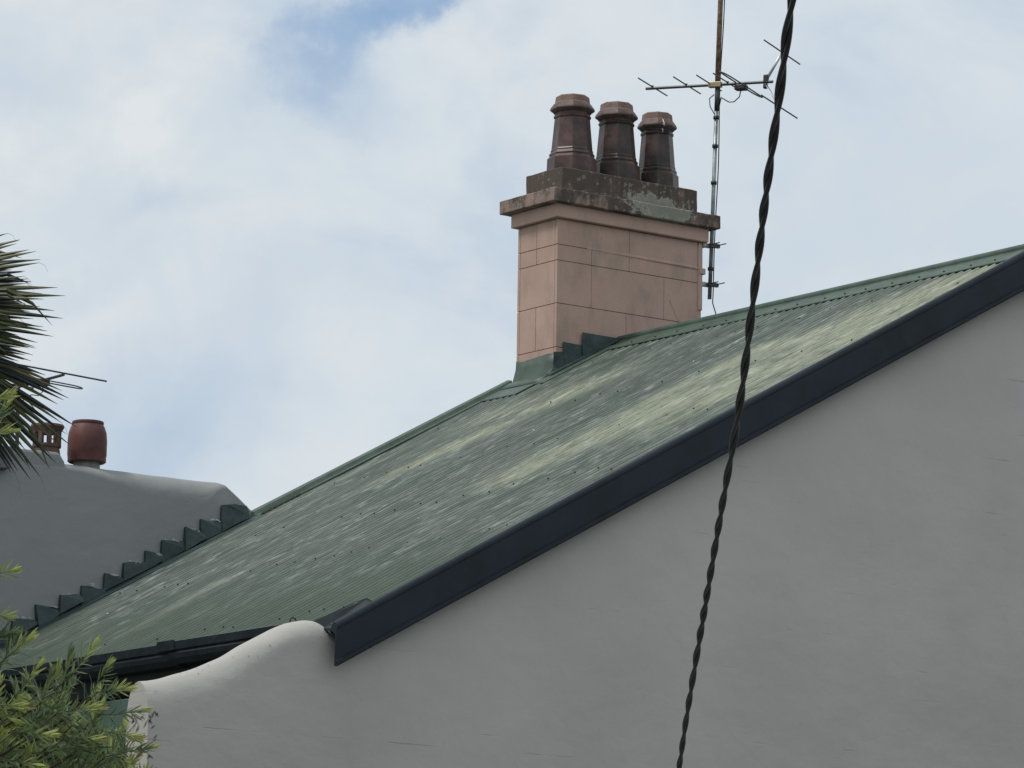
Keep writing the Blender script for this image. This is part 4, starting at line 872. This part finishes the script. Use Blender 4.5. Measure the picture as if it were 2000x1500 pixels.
def place(me, base, d, roll, s=1.0):
    o = bpy.data.objects.new('leafy_twig', me); COL.objects.link(o); o.parent = tree
    o.rotation_mode = 'QUATERNION'; o.rotation_quaternion = d.to_track_quat('Z', 'X') @ Quaternion((0, 0, 1), roll); o.location = base - tb; o.scale = (s, s, s); return o
rr = random.Random(12); br = MB()
hero = [  # base, tip (photo positions) and distance
    ((-8, 1302), (66, 1242), 19.3, 1), ((128, 1330), (192, 1262), 19.2, 1), ((160, 1372), (228, 1302), 19.25, 0), ((185, 1352), (262, 1343), 19.1, 1), ((-10, 1335), (10, 1262), 19.4, 0),
    ((105, 1395), (165, 1378), 18.95, 1), ((195, 1425), (268, 1448), 19.0, 1), ((18, 1372), (70, 1318), 19.2, 1), ((60, 1420), (100, 1350), 19.2, 0), ((110, 1380), (140, 1310), 19.3, 0), ((150, 1410), (212, 1345), 19.2, 0),
    ((190, 1395), (250, 1400), 19.1, 0), ((170, 1440), (235, 1490), 19.1, 0), ((120, 1440), (190, 1450), 19.0, 1), ((60, 1470), (130, 1470), 19.0, 0), ((20, 1430), (80, 1430), 18.9, 1), ((-40, 1380), (25, 1372), 19.0, 1),
    ((-60, 800), (18, 778), 19.3, 1), ((-58, 850), (26, 832), 19.2, 1), ((-50, 880), (5, 800), 19.4, 0), ((-50, 1130), (8, 1112), 19.3, 1), ((-60, 1200), (12, 1195), 19.3, 1), ((-70, 1270), (0, 1230), 19.3, 0), ((0, 1480), (60, 1500), 18.9, 1), ((200, 1480), (262, 1462), 19.2, 0), ((150, 1490), (180, 1420), 19.1, 0), ((60, 1360), (120, 1392), 19.0, 0)]
for (b0, b1, d_, bright) in hero:
    A = at(*b0, d_); B = at(*b1, d_ - 0.02); L_ = (B - A).length; me = rr.choice(TWB if bright else TWD)
    ln = .22 if bright else .28
    place(me, A, (B - A).normalized(), rr.uniform(0, 6.28), max(.8, min(1.05, L_ / ln * .88)) if b1[0] > 180 else max(.9, min(1.2, L_ / ln)))
    st = at(b0[0] - 120, b0[1] + 90, d_ + .2); br.tube([st, (st + A) / 2 + Vector((0, 0, -.02)), A + (B - A) * .1], [.006, .005, .003], 5)
cnt = 0
def topline(u):   # upper outline of the foliage
    pts = [(-400, 1180), (-60, 1290), (40, 1345), (110, 1350), (170, 1370), (225, 1385), (262, 1450), (285, 1560), (320, 1700)]
    return interp(pts, u)
while cnt < 200:
    u = rr.uniform(-260, 262); v = rr.uniform(1300, 1660); dep = rr.uniform(19.15, 20.3)
    if v < topline(u) + 45: continue
    A = at(u, v, dep); ang = rr.uniform(-1.2, 1.35); d = (RIGHT * math.sin(ang) + UP * math.cos(ang) + toC * rr.uniform(-.5, .6)).normalized()
    tip = px2(A + d * .26)
    if tip[0] > 276 or tip[1] < topline(min(tip[0], 284)) - 10: continue
    place(rr.choice(TWD if rr.random() < .60 else TWB), A, d, rr.uniform(0, 6.28), rr.uniform(.85, 1.3)); cnt += 1
for k in range(14):
    u, v, dep = rr.uniform(-150, 240), rr.uniform(1400, 1600), rr.uniform(19.3, 20.2); A = at(u, v, dep); B = at(u - rr.uniform(60, 200), v + rr.uniform(60, 160), dep + .2); br.tube([A, B], [.003, .008], 5)
for k in range(9):
    br.tube([tb + Vector((0, 0, 2.2 + .3 * k)), tb + Vector((0, 0, 2.4 + .3 * k)) + (RIGHT * .3 + FWD * rr.uniform(-.3, .3)), at(-60 - 20 * (k % 3), 1560 - 95 * k, 19.6)], [.03, .02, .008], 6)
br.build('branch', M_bark, tree, smooth=True)
# rest of the crown, joined, mostly outside the frame, enlarged to shade the wall
fol = MB(); src = []
for me in TWD[:3] + TWB[:1]:
    src.append(([v.co.copy() for v in me.vertices], [tuple(p.vertices) for p in me.polygons], [tuple(me.color_attributes['tint'].data[i].color)[:3] for i in range(len(me.vertices))]))
k = 0
while k < 1150:
    p = tb + Vector((rr.gauss(0, .85), rr.gauss(0, .85), rr.uniform(1.2, 6.6))); u, v = px2(p)
    lim = 230 if v > 1620 else (-75 if v < 1280 else -30)
    if u > lim - 60: continue
    d = ((p - tb) * Vector((1, 1, 0)) + Vector((0, 0, rr.uniform(.1, .9)))).normalized(); q = d.to_track_quat('Z', 'X'); 
    if px2(p + d * .3)[0] > lim: continue
    V, Fs, T = rr.choice(src); o_ = len(fol.v)
    fol.v += [tuple(p + q @ c) for c in V]; fol.f += [tuple(i + o_ for i in f) for f in Fs]; fol.mi += [0] * len(Fs); fol.tint += T; k += 1
tag(fol.build('foliage', M_leaf, tree), kind='stuff')
bpy.context.view_layer.update()
